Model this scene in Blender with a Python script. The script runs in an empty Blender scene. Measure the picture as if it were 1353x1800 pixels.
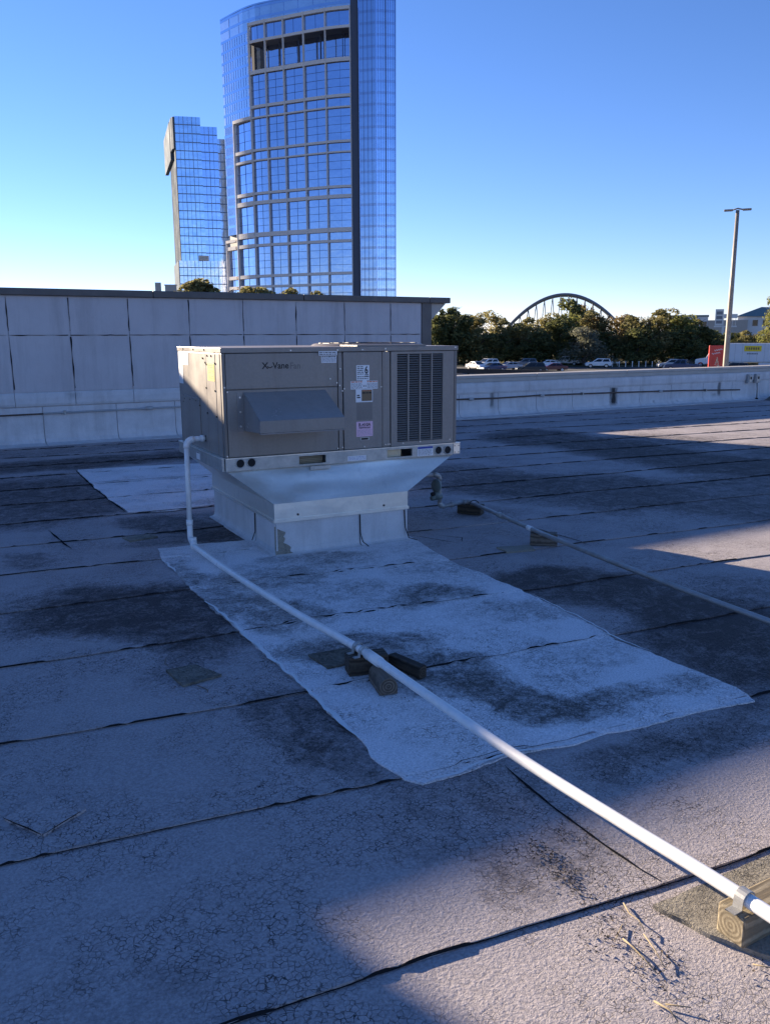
import bpy, bmesh, math, random
from mathutils import Vector, Matrix, noise
from mathutils.geometry import delaunay_2d_cdt
R = math.radians
rnd = random.Random(7)
sc = bpy.context.scene
col = sc.collection

# ------------------------------------------------------------------ camera
cam_d = bpy.data.cameras.new('camera'); cam = bpy.data.objects.new('camera', cam_d); col.objects.link(cam)
cam_d.sensor_fit = 'VERTICAL'; cam_d.sensor_height = 24.0; cam_d.lens = 24.0 * 1472 / 1800
cam_d.clip_start = 0.05; cam_d.clip_end = 6000
YAW, PITCH, ROLL, EYE = 0.5302, 0.2071, -0.004, 1.542
fw = Vector((math.sin(YAW) * math.cos(PITCH), math.cos(YAW) * math.cos(PITCH), -math.sin(PITCH)))
rt0 = Vector((math.cos(YAW), -math.sin(YAW), 0)); up0 = rt0.cross(fw)
rt = rt0 * math.cos(ROLL) + up0 * math.sin(ROLL); up = up0 * math.cos(ROLL) - rt0 * math.sin(ROLL)
cam.matrix_world = Matrix(((rt.x, up.x, -fw.x, 0), (rt.y, up.y, -fw.y, 0), (rt.z, up.z, -fw.z, EYE), (0, 0, 0, 1)))
sc.camera = cam

# ------------------------------------------------------------------ sky, sun, exposure
SUN_AZ, SUN_EL = R(17.0), R(13.4)        # degrees left of +Y, above the horizon
world = bpy.data.worlds.new('World'); sc.world = world; world.use_nodes = True
wn = world.node_tree; bg = wn.nodes['Background']
sky = wn.nodes.new('ShaderNodeTexSky'); sky.sky_type = 'NISHITA'; sky.sun_disc = False
sky.sun_elevation = SUN_EL; sky.sun_rotation = -SUN_AZ
sky.altitude = 50; sky.air_density = 0.75; sky.dust_density = 0.0; sky.ozone_density = 4.2
hs = wn.nodes.new('ShaderNodeHueSaturation'); hs.inputs['Saturation'].default_value = 1.08
wb = wn.nodes.new('ShaderNodeMix'); wb.data_type = 'RGBA'; wb.blend_type = 'MULTIPLY'; wb.inputs[0].default_value = 1.0; wb.inputs[7].default_value = (1.22, 0.94, 1.03, 1)
wn.links.new(sky.outputs[0], hs.inputs['Color']); wn.links.new(hs.outputs[0], wb.inputs[6]); wn.links.new(wb.outputs[2], bg.inputs[0]); bg.inputs[1].default_value = 0.07
sun_d = bpy.data.lights.new('sun', 'SUN'); sun = bpy.data.objects.new('sun', sun_d); col.objects.link(sun)
sun_d.energy = 5.0; sun_d.angle = R(0.55); sun_d.color = (1.0, 0.83, 0.62)
to_sun = Vector((-math.sin(SUN_AZ) * math.cos(SUN_EL), math.cos(SUN_AZ) * math.cos(SUN_EL), math.sin(SUN_EL)))
sun.rotation_euler = to_sun.to_track_quat('Z', 'Y').to_euler()
sc.view_settings.view_transform = 'Standard'; sc.view_settings.look = 'None'
sc.view_settings.gamma = 1; sc.view_settings.use_curve_mapping = False
sc.view_settings.exposure = 1.7

# ------------------------------------------------------------------ helpers
class MB:
    def __init__(s): s.v = []; s.f = []
    def add(s, v, f):
        n = len(s.v); s.v += [tuple(p) for p in v]; s.f += [tuple(i + n for i in q) for q in f]; return s
    def box(s, a, b, m=None):
        x0, y0, z0 = a; x1, y1, z1 = b
        v = [Vector(p) for p in ((x0,y0,z0),(x1,y0,z0),(x1,y1,z0),(x0,y1,z0),(x0,y0,z1),(x1,y0,z1),(x1,y1,z1),(x0,y1,z1))]
        if m: v = [m @ p for p in v]
        return s.add(v, [(3,2,1,0),(4,5,6,7),(0,1,5,4),(1,2,6,5),(2,3,7,6),(3,0,4,7)])
    def frus(s, lo, zl, hi, zh):           # lo / hi = x0,y0,x1,y1
        v = [(lo[0],lo[1],zl),(lo[2],lo[1],zl),(lo[2],lo[3],zl),(lo[0],lo[3],zl),(hi[0],hi[1],zh),(hi[2],hi[1],zh),(hi[2],hi[3],zh),(hi[0],hi[3],zh)]
        return s.add(v, [(3,2,1,0),(4,5,6,7),(0,1,5,4),(1,2,6,5),(2,3,7,6),(3,0,4,7)])
    def prism(s, poly, z0, z1):
        n = len(poly); v = [(p[0],p[1],z0) for p in poly] + [(p[0],p[1],z1) for p in poly]
        f = [tuple(range(n-1,-1,-1)), tuple(range(n,2*n))] + [(i,(i+1)%n,n+(i+1)%n,n+i) for i in range(n)]
        return s.add(v, f)
    def extr(s, prof, x0, x1):             # profile of (y, z), extruded along x
        n = len(prof); v = [(x0,p[0],p[1]) for p in prof] + [(x1,p[0],p[1]) for p in prof]
        f = [tuple(range(n)), tuple(range(2*n-1,n-1,-1))] + [(i,n+i,n+(i+1)%n,(i+1)%n) for i in range(n)]
        return s.add(v, f)
    def tube(s, path, r, n=12, cap=True):
        path = [Vector(p) for p in path]; rs = r if isinstance(r, (list, tuple)) else [r] * len(path)
        t0 = (path[1] - path[0]).normalized(); u = t0.orthogonal().normalized(); v = []
        for i, p in enumerate(path):
            t = (path[min(i+1, len(path)-1)] - path[max(i-1, 0)]).normalized()
            u = (u - t * u.dot(t)).normalized(); w = t.cross(u)
            v += [p + (u * math.cos(2*math.pi*k/n) + w * math.sin(2*math.pi*k/n)) * rs[i] for k in range(n)]
        f = [(i*n+k, i*n+(k+1)%n, (i+1)*n+(k+1)%n, (i+1)*n+k) for i in range(len(path)-1) for k in range(n)]
        if cap: f += [tuple(range(n-1,-1,-1)), tuple(range((len(path)-1)*n, len(path)*n))]
        return s.add(v, f)
    def ribbon(s, pts, ws, zs):
        v = []; n = len(pts)
        for i in range(n):
            a = Vector(pts[max(i-1,0)]); b = Vector(pts[min(i+1,n-1)]); d = (b - a).normalized(); nn = Vector((-d.y, d.x))
            p = Vector(pts[i])
            for sg in (-1, 1): q = p + nn * ws[i] * sg; v.append((q.x, q.y, zs(q.x, q.y)))
        return s.add(v, [(2*i, 2*i+2, 2*i+3, 2*i+1) for i in range(n-1)])
    def build(s, name, mat, parent=None, smooth=False, bevel=0, loc=None, rz=0):
        me = bpy.data.meshes.new(name); me.from_pydata(s.v, [], s.f); me.update()
        bm = bmesh.new(); bm.from_mesh(me); bmesh.ops.recalc_face_normals(bm, faces=bm.faces)
        if bevel: bmesh.ops.bevel(bm, geom=list(bm.edges), offset=bevel, segments=2, profile=.5, affect='EDGES', clamp_overlap=True)
        bm.to_mesh(me); bm.free()
        if smooth:
            for p in me.polygons: p.use_smooth = True
        if mat: me.materials.append(mat)
        o = bpy.data.objects.new(name, me); col.objects.link(o)
        if parent: o.parent = parent
        if loc: o.location = loc
        o.rotation_euler.z = rz
        return o
def tag(o, label=None, cat=None, group=None, kind=None):
    if label: o['label'] = label
    if cat: o['category'] = cat
    if group: o['group'] = group
    if kind: o['kind'] = kind
    return o
def empty(name, loc, rz=0, label=None, cat=None, group=None, kind=None):
    o = bpy.data.objects.new(name, None); col.objects.link(o); o.location = loc; o.rotation_euler.z = rz
    o.empty_display_size = .1
    return tag(o, label, cat, group, kind)
def dup(o, parent=None):
    c = o.copy(); col.objects.link(c); c.parent = parent
    for ch in [x for x in bpy.data.objects if x.parent == o]: dup(ch, c)
    return c
def kids(o): return [x for x in bpy.data.objects if x.parent == o]

class NT:
    def __init__(s, name):
        s.m = bpy.data.materials.new(name); s.m.use_nodes = True; s.t = s.m.node_tree; s.b = s.t.nodes['Principled BSDF']
    def n(s, typ, **k):
        x = s.t.nodes.new(typ)
        for a, b in k.items():
            if a in x.inputs: x.inputs[a].default_value = b
            else: setattr(x, a, b)
        return x
    def l(s, a, b): s.t.links.new(a, b)
    def math(s, op, a, b=None, c=False):
        x = s.n('ShaderNodeMath', operation=op, use_clamp=c)
        for i, q in enumerate((a, b)):
            if q is None: continue
            if isinstance(q, (int, float)): x.inputs[i].default_value = q
            else: s.l(q, x.inputs[i])
        return x.outputs[0]
    def mix(s, f, a, b, bt='MIX'):
        x = s.n('ShaderNodeMix', data_type='RGBA', blend_type=bt)
        for sock, q in ((x.inputs[0], f), (x.inputs[6], a), (x.inputs[7], b)):
            if isinstance(q, (int, float)): sock.default_value = q
            elif isinstance(q, (tuple, list)): sock.default_value = (*q[:3], 1)
            else: s.l(q, sock)
        return x.outputs[2]
    def ramp(s, f, a, b, c=True):
        x = s.n('ShaderNodeMapRange', clamp=c); x.inputs[1].default_value = a; x.inputs[2].default_value = b; s.l(f, x.inputs[0]); return x.outputs[0]
    def noise(s, vec, scale, det=4, rough=.55, dist=0):
        x = s.n('ShaderNodeTexNoise', Scale=scale, Detail=det, Roughness=rough, Distortion=dist); s.l(vec, x.inputs['Vector']); return x.outputs[0]
    def bump(s, h, st, d=.01):
        x = s.n('ShaderNodeBump', Strength=st, Distance=d); s.l(h, x.inputs['Height']); s.l(x.outputs[0], s.b.inputs['Normal'])
def pm(name, c, rough=.6, metal=0, c2=None, scale=6, grain=120, bump=.15, bd=.002, amt=.5, world_co=False, spec=None):
    s = NT(name)
    co = s.n('ShaderNodeNewGeometry').outputs['Position'] if world_co else s.n('ShaderNodeTexCoord').outputs['Object']
    c2 = c2 or tuple(x * .72 for x in c)
    f = s.ramp(s.noise(co, scale, 6, .62), .35, .68)
    cc = s.mix(s.math('MULTIPLY', f, amt), c, c2)
    g = s.noise(co, grain, 2)
    cc = s.mix(.35, cc, s.mix(g, tuple(x * .6 for x in c), tuple(min(1, x * 1.35) for x in c)))
    s.l(cc, s.b.inputs['Base Color']); s.b.inputs['Metallic'].default_value = metal
    s.l(s.math('ADD', rough - .08, s.math('MULTIPLY', f, .16)), s.b.inputs['Roughness'])
    if spec is not None: s.b.inputs['Specular IOR Level'].default_value = spec
    if bump: s.bump(g, bump, bd)
    return s.m
def flat(name, c, rough=.5, metal=0, emit=0):
    s = NT(name); s.b.inputs['Base Color'].default_value = (*c, 1); s.b.inputs['Roughness'].default_value = rough; s.b.inputs['Metallic'].default_value = metal
    return s.m

# ------------------------------------------------------------------ materials
def roof_mat(name, ca, cb, dark, crack_amt, crack_scale, gran):
    s = NT(name); co = s.n('ShaderNodeNewGeometry').outputs['Position']
    oi = s.n('ShaderNodeObjectInfo').outputs['Random']
    st = s.n('ShaderNodeAttribute', attribute_name='stain').outputs['Fac']
    big = s.noise(co, 1.3, 6, .65); mid = s.noise(co, 9, 5, .65)
    base = s.mix(s.ramp(big, .3, .7), ca, cb)
    base = s.mix(s.math('MULTIPLY', oi, .25), base, tuple(x * .8 for x in ca))
    base = s.mix(s.math('MULTIPLY', s.ramp(mid, .45, .75), .35), base, tuple(x * .62 for x in ca))
    g = s.noise(co, gran, 3, .7)
    base = s.mix(.55, base, s.mix(s.ramp(g, .25, .75), tuple(x * .35 for x in ca), tuple(x * 1.55 for x in ca)))
    # alligator cracking
    dv = s.n('ShaderNodeVectorMath', operation='ADD'); s.l(co, dv.inputs[0])
    nz = s.n('ShaderNodeTexNoise', Scale=crack_scale * .9, Detail=3); s.l(co, nz.inputs['Vector'])
    sc_ = s.n('ShaderNodeVectorMath', operation='SCALE'); s.l(nz.outputs['Color'], sc_.inputs[0]); sc_.inputs['Scale'].default_value = .9 / crack_scale
    s.l(sc_.outputs[0], dv.inputs[1])
    vo = s.n('ShaderNodeTexVoronoi', feature='DISTANCE_TO_EDGE', Scale=crack_scale); s.l(dv.outputs[0], vo.inputs['Vector'])
    cr = s.ramp(vo.outputs['Distance'], .055, .012)
    crm = s.math('MULTIPLY', cr, s.ramp(s.math('ADD', s.noise(co, 2.2, 4), s.math('MULTIPLY', st, .25)), .43, .60), True)
    crm = s.math('MULTIPLY', crm, s.ramp(s.noise(co, crack_scale * .45, 2), .38, .6))
    base = s.mix(s.math('MULTIPLY', crm, crack_amt), base, (.012, .012, .014))
    # mildew / ponding stains
    brk = s.math('ADD', s.math('MULTIPLY', s.math('SUBTRACT', s.noise(co, 60, 6, .8), .5), 1.7), s.math('MULTIPLY', s.math('SUBTRACT', s.noise(co, 7, 8, .75, 1.0), .5), 2.0))
    sf = s.math('MULTIPLY', s.ramp(s.math('ADD', st, s.math('MULTIPLY', brk, s.math('MULTIPLY', s.ramp(st, 0, .25), 1.0))), .10, .95), .92)
    speck = s.math('MULTIPLY', s.ramp(s.noise(co, 16, 7, .8, .6), .60, .72), .45)
    base = s.mix(speck, base, tuple(x * .3 for x in ca))
    base = s.mix(sf, base, dark)
    s.l(base, s.b.inputs['Base Color'])
    s.l(s.math('SUBTRACT', .92, s.math('MULTIPLY', sf, .2)), s.b.inputs['Roughness']); s.b.inputs['Specular IOR Level'].default_value = .25
    h = s.math('SUBTRACT', s.math('MULTIPLY', g, .5), s.math('MULTIPLY', crm, 1.1))
    h = s.math('ADD', h, s.math('MULTIPLY', mid, .4))
    s.bump(h, .9, .007)
    return s.m
M = {}
M['roof'] = roof_mat('roof_felt', (.385, .345, .345), (.48, .435, .43), (.038, .028, .028), .9, 58, 105)
M['coat'] = roof_mat('pale_coating', (.76, .73, .735), (.86, .83, .83), (.05, .045, .042), .55, 58, 110)
M['pad'] = roof_mat('pad_felt', (.27, .245, .20), (.34, .31, .255), (.03, .027, .022), .5, 58, 120)
M['tar'] = pm('bitumen', (.018, .018, .02), .9, scale=30, bump=.2, spec=.05)
M['wallfelt'] = pm('wall_felt', (.54, .51, .515), .85, c2=(.44, .41, .42), scale=2.2, grain=160, bump=.25, amt=.7, world_co=True, spec=.2)
M['flash'] = pm('flashing_felt', (.62, .61, .61), .8, c2=(.46, .45, .45), scale=5, grain=120, bump=.3, amt=.8, world_co=True, spec=.25)
def add_runs(m, runs):            # black water runs down the felt, at their own places on the wall
    s = NT.__new__(NT); s.m = m; s.t = m.node_tree; s.b = s.t.nodes['Principled BSDF']
    co = s.n('ShaderNodeNewGeometry').outputs['Position']; xyz = s.n('ShaderNodeSeparateXYZ'); s.l(co, xyz.inputs[0])
    mp = s.n('ShaderNodeMapping'); mp.inputs['Scale'].default_value = (1, 1, .18); s.l(co, mp.inputs[0])
    nz = s.math('MULTIPLY', s.math('SUBTRACT', s.noise(mp.outputs[0], 34, 4, .65), .5), 1.5); tot = None
    for (x0, w, z0, z1, st) in runs:
        d = s.math('DIVIDE', s.math('ABSOLUTE', s.math('SUBTRACT', xyz.outputs[0], x0)), w)
        a = s.ramp(s.math('ADD', d, nz), 1.0, .35); b = s.math('MULTIPLY', s.ramp(xyz.outputs[2], z0, z0 + .08), s.ramp(xyz.outputs[2], z1, z1 - .03))
        q = s.math('MULTIPLY', s.math('MULTIPLY', a, b), st); tot = q if tot is None else s.math('MAXIMUM', tot, q)
    old = s.b.inputs['Base Color'].links[0].from_socket; s.l(s.mix(tot, old, (.02, .018, .017)), s.b.inputs['Base Color'])
def streaks(m, amt, sx=5, dark=.55):
    s = NT.__new__(NT); s.m = m; s.t = m.node_tree; s.b = s.t.nodes['Principled BSDF']
    co = s.n('ShaderNodeNewGeometry').outputs['Position']; mp = s.n('ShaderNodeMapping'); mp.inputs['Scale'].default_value = (1, 1, .10); s.l(co, mp.inputs[0])
    f = s.math('MULTIPLY', s.ramp(s.noise(mp.outputs[0], sx, 7, .72), .48, .75), amt); old = s.b.inputs['Base Color'].links[0].from_socket
    s.l(s.mix(f, old, s.mix(1.0, old, (dark, dark * .97, dark * .95), 'MULTIPLY')), s.b.inputs['Base Color'])
streaks(M['wallfelt'], .5, 4); streaks(M['flash'], .55, 6, .62);
add_runs(M['flash'], [(13.33, .13, .05, .46, .95), (16.72, .07, .12, .47, .7), (10.08, .06, .14, .47, .6), (16.55, .10, .10, .22, .35), (14.55, .05, .04, .14, .5), (15.3, .04, .04, .12, .5), (2.35, .12, .62, .76, .25), (4.9, .1, .1, .5, .2)])
M['coping'] = pm('coping_metal', (.42, .39, .35), .6, c2=(.3, .28, .25), scale=4, bump=.05, world_co=True)
M['copingdark'] = pm('dark_coping', (.13, .115, .105), .65, c2=(.08, .07, .065), scale=5, bump=.1, world_co=True)
M['cab'] = pm('taupe_paint', (.275, .24, .21), .42, c2=(.235, .205, .18), scale=2.5, grain=60, bump=.03, amt=.6)
M['cabd'] = pm('taupe_trim', (.21, .183, .162), .5, scale=3, bump=.03)
M['hood'] = pm('hood_paint', (.27, .255, .245), .22, c2=(.23, .22, .21), scale=3, bump=.02)
streaks(M['cab'], .6, 9, .7); streaks(M['hood'], .5, 9, .7)
M['dark'] = flat('dark_void', (.008, .008, .01), .8)
M['slat'] = pm('louver_paint', (.24, .225, .215), .45, scale=3, bump=.02)
M['screw'] = flat('screw_zinc', (.6, .6, .6), .35, .8)
M['screwd'] = flat('dark_screw', (.06, .05, .045), .5)
s = NT('galvanised_steel'); co = s.n('ShaderNodeTexCoord').outputs['Object']
vo = s.n('ShaderNodeTexVoronoi', Scale=42.0); s.l(co, vo.inputs['Vector'])
sp = s.mix(.35, (.58, .59, .60), vo.outputs['Color']); bwn = s.n('ShaderNodeRGBToBW'); s.l(sp, bwn.inputs[0])
gr = s.noise(co, 3, 5, .6); smear = s.ramp(s.noise(co, 7, 6, .7), .56, .72)
cc = s.mix(s.math('MULTIPLY', s.ramp(bwn.outputs[0], .3, .8), .4), (.76, .73, .66), (.90, .87, .79))
cc = s.mix(s.math('MULTIPLY', smear, .45), cc, (.50, .48, .45)); s.l(cc, s.b.inputs['Base Color'])
s.b.inputs['Metallic'].default_value = .6; s.l(s.math('ADD', .16, s.math('MULTIPLY', gr, .36)), s.b.inputs['Roughness'])
s.bump(s.noise(co, 4.5, 3, .5), .25, .03); M['galv'] = s.m
M['galvdull'] = pm('dull_galvanised', (.48, .48, .46), .5, .55, c2=(.28, .27, .25), scale=14, grain=90, bump=.15, amt=.8)
M['pvc'] = pm('white_pvc', (.86, .86, .85), .35, c2=(.66, .63, .56), scale=9, grain=30, bump=.02, amt=.5)
M['gas'] = pm('grey_steel_pipe', (.36, .355, .35), .5, .35, c2=(.2, .18, .16), scale=9, bump=.15, amt=.8)
M['reg'] = pm('regulator_paint', (.12, .15, .14), .5, scale=20, bump=.1)
M['conduitl'] = pm('pale_conduit', (.42, .42, .42), .5, .3, scale=5, bump=.1)
M['conduitd'] = pm('rusty_conduit', (.10, .065, .05), .7, .1, c2=(.04, .03, .028), scale=6, bump=.2)
M['ebox'] = pm('outlet_box_metal', (.42, .42, .42), .5, .3, c2=(.25, .24, .23), scale=20, bump=.1)
def wood(name, a, b, ax='X', ring=26):
    s = NT(name); co = s.n('ShaderNodeTexCoord').outputs['Object']
    w = s.n('ShaderNodeTexWave', wave_type='RINGS', rings_direction=ax, Scale=ring, Distortion=2.0, Detail=3.0); w.inputs['Detail Scale'].default_value = 1.2
    s.l(co, w.inputs['Vector'])
    mp = s.n('ShaderNodeMapping'); mp.inputs['Scale'].default_value = (3, 60, 60); s.l(co, mp.inputs[0])
    st = s.noise(mp.outputs[0], 1.0, 6, .7)
    c = s.mix(s.ramp(w.outputs[1], .15, .8), a, b); c = s.mix(s.math('MULTIPLY', s.ramp(st, .4, .7), .55), c, tuple(x * .4 for x in b))
    c = s.mix(s.math('MULTIPLY', s.ramp(s.noise(co, 14, 4), .5, .7), .6), c, tuple(x * .45 for x in a))
    s.l(c, s.b.inputs['Base Color']); s.b.inputs['Roughness'].default_value = .85
    s.bump(st, .5, .003); return s.m
M['wood'] = wood('weathered_timber', (.36, .30, .20), (.19, .15, .095))
M['woodd'] = wood('dark_damp_timber', (.085, .065, .045), (.03, .022, .016))
M['woodg'] = wood('grey_timber', (.20, .165, .13), (.08, .06, .045))
M['white'] = flat('white_label', (.78, .78, .78), .5)
M['yellow'] = flat('yellow_label', (.85, .62, .02), .5)
M['pink'] = flat('pink_label', (.80, .50, .62), .5)
M['ink'] = flat('black_ink', (.015, .015, .015), .6)
M['inkgrey'] = flat('grey_ink', (.22, .22, .24), .6)
M['inkorange'] = flat('orange_ink', (.65, .16, .05), .6)
M['inkblue'] = flat('blue_ink', (.03, .06, .32), .6)
M['brownlabel'] = flat('brown_label', (.20, .13, .07), .6)
M['fade'] = flat('faded_print', (.165, .145, .128), .55)
M['asphalt'] = pm('asphalt', (.06, .06, .06), .9, scale=.05, grain=3, bump=.1, world_co=True)
M['grass'] = pm('verge_grass', (.07, .075, .03), .95, c2=(.12, .10, .05), scale=.3, grain=5, bump=.2, world_co=True)
def glass(name, tint, rough=.06, wav=.15, ws=.12, metal=1.0):
    s = NT(name); co = s.n('ShaderNodeNewGeometry').outputs['Position']
    s.l(s.mix(s.noise(co, .08, 3), tint, tuple(x * .8 for x in tint)), s.b.inputs['Base Color'])
    s.b.inputs['Metallic'].default_value = metal; s.b.inputs['Roughness'].default_value = rough
    s.bump(s.noise(co, ws, 3), wav, .6); return s.m
M['glassA'] = glass('blue_glass', (.44, .57, .84))
M['glassB'] = glass('pale_glass', (.60, .68, .82), .12, .2)
M['glassC'] = glass('curtain_glass', (.46, .58, .82), .06, .12)
M['glassD'] = glass('far_tower_glass', (.46, .60, .80), .1, .35, .07)
M['spandrel'] = glass('spandrel_glass', (.34, .43, .64), .2, .1)
M['mull'] = flat('dark_mullion', (.10, .14, .24), .5, .4)
M['paleside'] = pm('matte_side', (.10, .13, .17), .8, c2=(.08, .105, .14), scale=.1, grain=1, bump=0, spec=.03)
M['bluemull'] = flat('blue_mullion', (.16, .26, .42), .5)
M['concrete'] = pm('warm_concrete', (.70, .65, .60), .8, c2=(.62, .58, .54), scale=.2, grain=2, bump=.05, world_co=True)
M['darkpanel'] = flat('dark_shade_panel', (.06, .07, .10), .5, .2)
M['steel'] = pm('arch_steel', (.17, .18, .20), .5, .2, scale=.5, bump=.02)
M['polem'] = pm('bronze_pole', (.26, .225, .19), .5, .2, scale=3, bump=.03)
M['redsign'] = pm('red_sign_paint', (.62, .035, .025), .4, scale=2, bump=.02, amt=.3)
M['cream'] = flat('cream_print', (.75, .62, .42), .5)
M['bwhite'] = pm('white_render', (.72, .70, .67), .8, scale=.3, bump=.02)
M['bbeige'] = pm('beige_render', (.45, .40, .34), .8, scale=.3, bump=.02)
M['groof'] = pm('green_metal_roof', (.16, .22, .23), .5, scale=.3, bump=.02)
M['tyre'] = flat('tyre_rubber', (.015, .015, .015), .85)
M['rim'] = flat('alloy_rim', (.45, .45, .46), .35, .7)
M['cglass'] = flat('car_glass', (.012, .015, .02), .06)
M['lampw'] = flat('headlamp_lens', (.8, .8, .78), .15)
M['lampr'] = flat('tail_lamp_lens', (.45, .015, .012), .25)
def paint(name, c):
    s = NT(name); s.b.inputs['Base Color'].default_value = (*c, 1); s.b.inputs['Roughness'].default_value = .35
    s.b.inputs['Coat Weight'].default_value = .7; s.b.inputs['Coat Roughness'].default_value = .06; return s.m
M['pw'] = paint('white_car_paint', (.78, .78, .78)); M['pb'] = paint('black_car_paint', (.015, .015, .017)); M['pbl'] = paint('blue_car_paint', (.02, .045, .12))
M['ps'] = paint('silver_car_paint', (.42, .43, .45)); M['pr'] = paint('dark_red_car_paint', (.12, .01, .012)); M['pg'] = paint('grey_car_paint', (.10, .12, .15))
def leaf(name, a, b):
    s = NT(name); co = s.n('ShaderNodeTexCoord').outputs['Object']
    oi = s.n('ShaderNodeObjectInfo').outputs['Random']
    c = s.mix(s.ramp(s.noise(co, .7, 4, .7), .35, .68), a, b); c = s.mix(s.math('MULTIPLY', oi, .35), c, tuple(x * .6 for x in a))
    s.l(c, s.b.inputs['Base Color']); s.b.inputs['Roughness'].default_value = .65; s.b.inputs['Specular IOR Level'].default_value = .25
    tr = s.n('ShaderNodeBsdfTranslucent'); s.l(c, tr.inputs[0]); ad = s.n('ShaderNodeMixShader'); ad.inputs[0].default_value = .52
    s.l(s.b.outputs[0], ad.inputs[1]); s.l(tr.outputs[0], ad.inputs[2]); s.l(ad.outputs[0], s.t.nodes['Material Output'].inputs[0]); return s.m
M['lfdark'] = leaf('dark_leaf', (.10, .115, .045), (.18, .185, .07))
M['lfolive'] = leaf('olive_leaf', (.20, .19, .075), (.30, .26, .11))
M['lfgold'] = leaf('golden_leaf', (.25, .225, .09), (.34, .29, .12))
M['lfrust'] = leaf('rust_leaf', (.22, .16, .075), (.30, .23, .10))
M['lfsilver'] = leaf('silver_leaf', (.16, .17, .12), (.24, .23, .16))
M['lfbright'] = leaf('bright_leaf', (.18, .20, .06), (.27, .26, .08))
M['bark'] = pm('bark', (.07, .055, .045), .9, scale=3, grain=20, bump=.3)
M['twig'] = pm('dry_twig', (.30, .24, .15), .9, scale=30, bump=.1)
M['deadleaf'] = pm('dead_leaf', (.11, .08, .055), .9, scale=30, bump=.1)
M['trailw'] = pm('trailer_white', (.70, .71, .74), .5, scale=.6, bump=.02, amt=.3)

# ------------------------------------------------------------------ roof
SLOPE, PITCHY, Y0 = -.115, .86, 1.515
def seam_y(k, x): return Y0 + PITCHY * k + SLOPE * (x - 1) + .018 * math.sin(x * .9 + k * 1.7) + .012 * math.sin(x * 2.3 + k)
def und(x, y): return .007 * noise.noise(Vector((x * .5, y * .5, 3.1))) + .0025 * noise.noise(Vector((x * 2.1, y * 2.1, 9.)))
def roof_z(x, y):
    k = math.floor((y - (Y0 + SLOPE * (x - 1))) / PITCHY)
    for kk in (k + 1, k, k - 1):
        a = seam_y(kk, x)
        if y >= a:
            t = min(1, (y - a) / (seam_y(kk + 1, x) - a)); return und(x, y) + .007 * (1 - t)
    return und(x, y)
STAINS = [  # x, y, half-length, half-width, heading, strength: mildew and ponding marks
    (1.12, 4.72, .62, .42, -.6, 1.05), (1.35, 4.25, .38, .38, -.5, .9), (1.25, 3.98, .22, .3, 0, .5), (.72, 5.15, .4, .16, -.1, .4),
    (1.1, 8.9, .9, 1.0, .3, .85), (2.0, 10.9, 1.6, .5, 0, .9), (.8, 7.9, .6, .6, 0, .7), (3.2, 10.9, .9, .35, 0, .9), (1.4, 8.0, .45, .5, 0, .8), (.72, 6.2, .16, .25, .3, .5),
    (1.95, 6.85, .42, .35, 0, .8), (2.2, 6.25, .28, .6, .25, 1.0), (1.75, 6.3, .3, .25, 0, .55), (2.25, 5.55, .3, .2, 0, .45),
    (5.2, 7.7, .9, .75, -.4, .75), (5.6, 6.8, .75, .75, -.4, .95), (6.2, 6.0, .9, .9, -.5, .85), (6.6, 4.9, .7, .7, -.6, .7),
    (8.6, 9.9, .8, 1.0, -.4, .95), (8.7, 8.4, .75, 1.4, -.1, 1.05), (8.6, 6.6, .8, 1.1, 0, 1.0), (9.8, 8.6, .8, .8, 0, .6), (10.8, 6.6, 1.4, .9, 0, .7), (7.9, 5.4, .9, .7, -.3, .7),
    (3.5, 4.02, .42, .18, -.15, 1.05), (3.72, 3.6, .42, .36, -.6, 1.0), (3.75, 3.0, .36, .5, .1, 1.1), (3.55, 2.5, .42, .5, .2, 1.0), (3.25, 2.15, .3, .25, .4, .55), (4.3, 3.2, .4, .3, 0, .4),
    (2.42, 1.98, .32, .1, -.1, .75), (2.7, 1.92, .3, .12, -.1, .55), (2.2, 1.95, .2, .12, 0, .35),
    (1.30, 2.85, .20, .32, 0, .7), (1.33, 2.45, .14, .2, 0, .55), (1.55, 2.05, .3, .12, 0, .35), (1.0, 3.65, .16, .2, .3, .25),
    (1.55, 1.72, .2, .1, 0, .35), (1.35, 2.02, .3, .2, 0, .25), (4.4, 5.9, .5, .35, -.3, .3), (12.5, 10.6, 1.5, .5, 0, .4), (6.2, 11.8, 2.4, .5, 0, .35), (1.9, 12.2, 1.4, .35, 0, .3), (13, 7.4, 1.6, .8, 0, .5), (.3, 1.5, .5, .4, 0, .2)]
PSTAINS = [(2.72, 4.02, .28, .16, -.2, .8), (2.06, 3.2, .3, .2, -.6, .8), (2.12, 2.98, .18, .22, .2, .95), (2.2, 2.72, .16, .2, .3, 1.0), (2.33, 2.5, .18, .12, -.5, .95), (2.5, 2.36, .25, .1, -.25, .7),
    (2.9, 2.3, .2, .12, 0, .45), (1.9, 3.55, .32, .16, -.3, .8), (1.68, 4.35, .22, .45, .2, .65), (2.0, 4.9, .35, .2, 0, .5), (1.62, 5.2, .15, .4, 0, .6), (2.9, 3.5, .3, .2, 0, .35), (2.3, 4.4, .3, .3, 0, .3),
    (2.75, 2.8, .3, .2, 0, .25), (2.1, 3.5, .2, .12, 0, .6), (1.85, 3.05, .18, .16, 0, .6), (2.5, 5.15, .5, .18, -.1, .45), (3.1, 4.6, .15, .3, 0, .3)]
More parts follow.
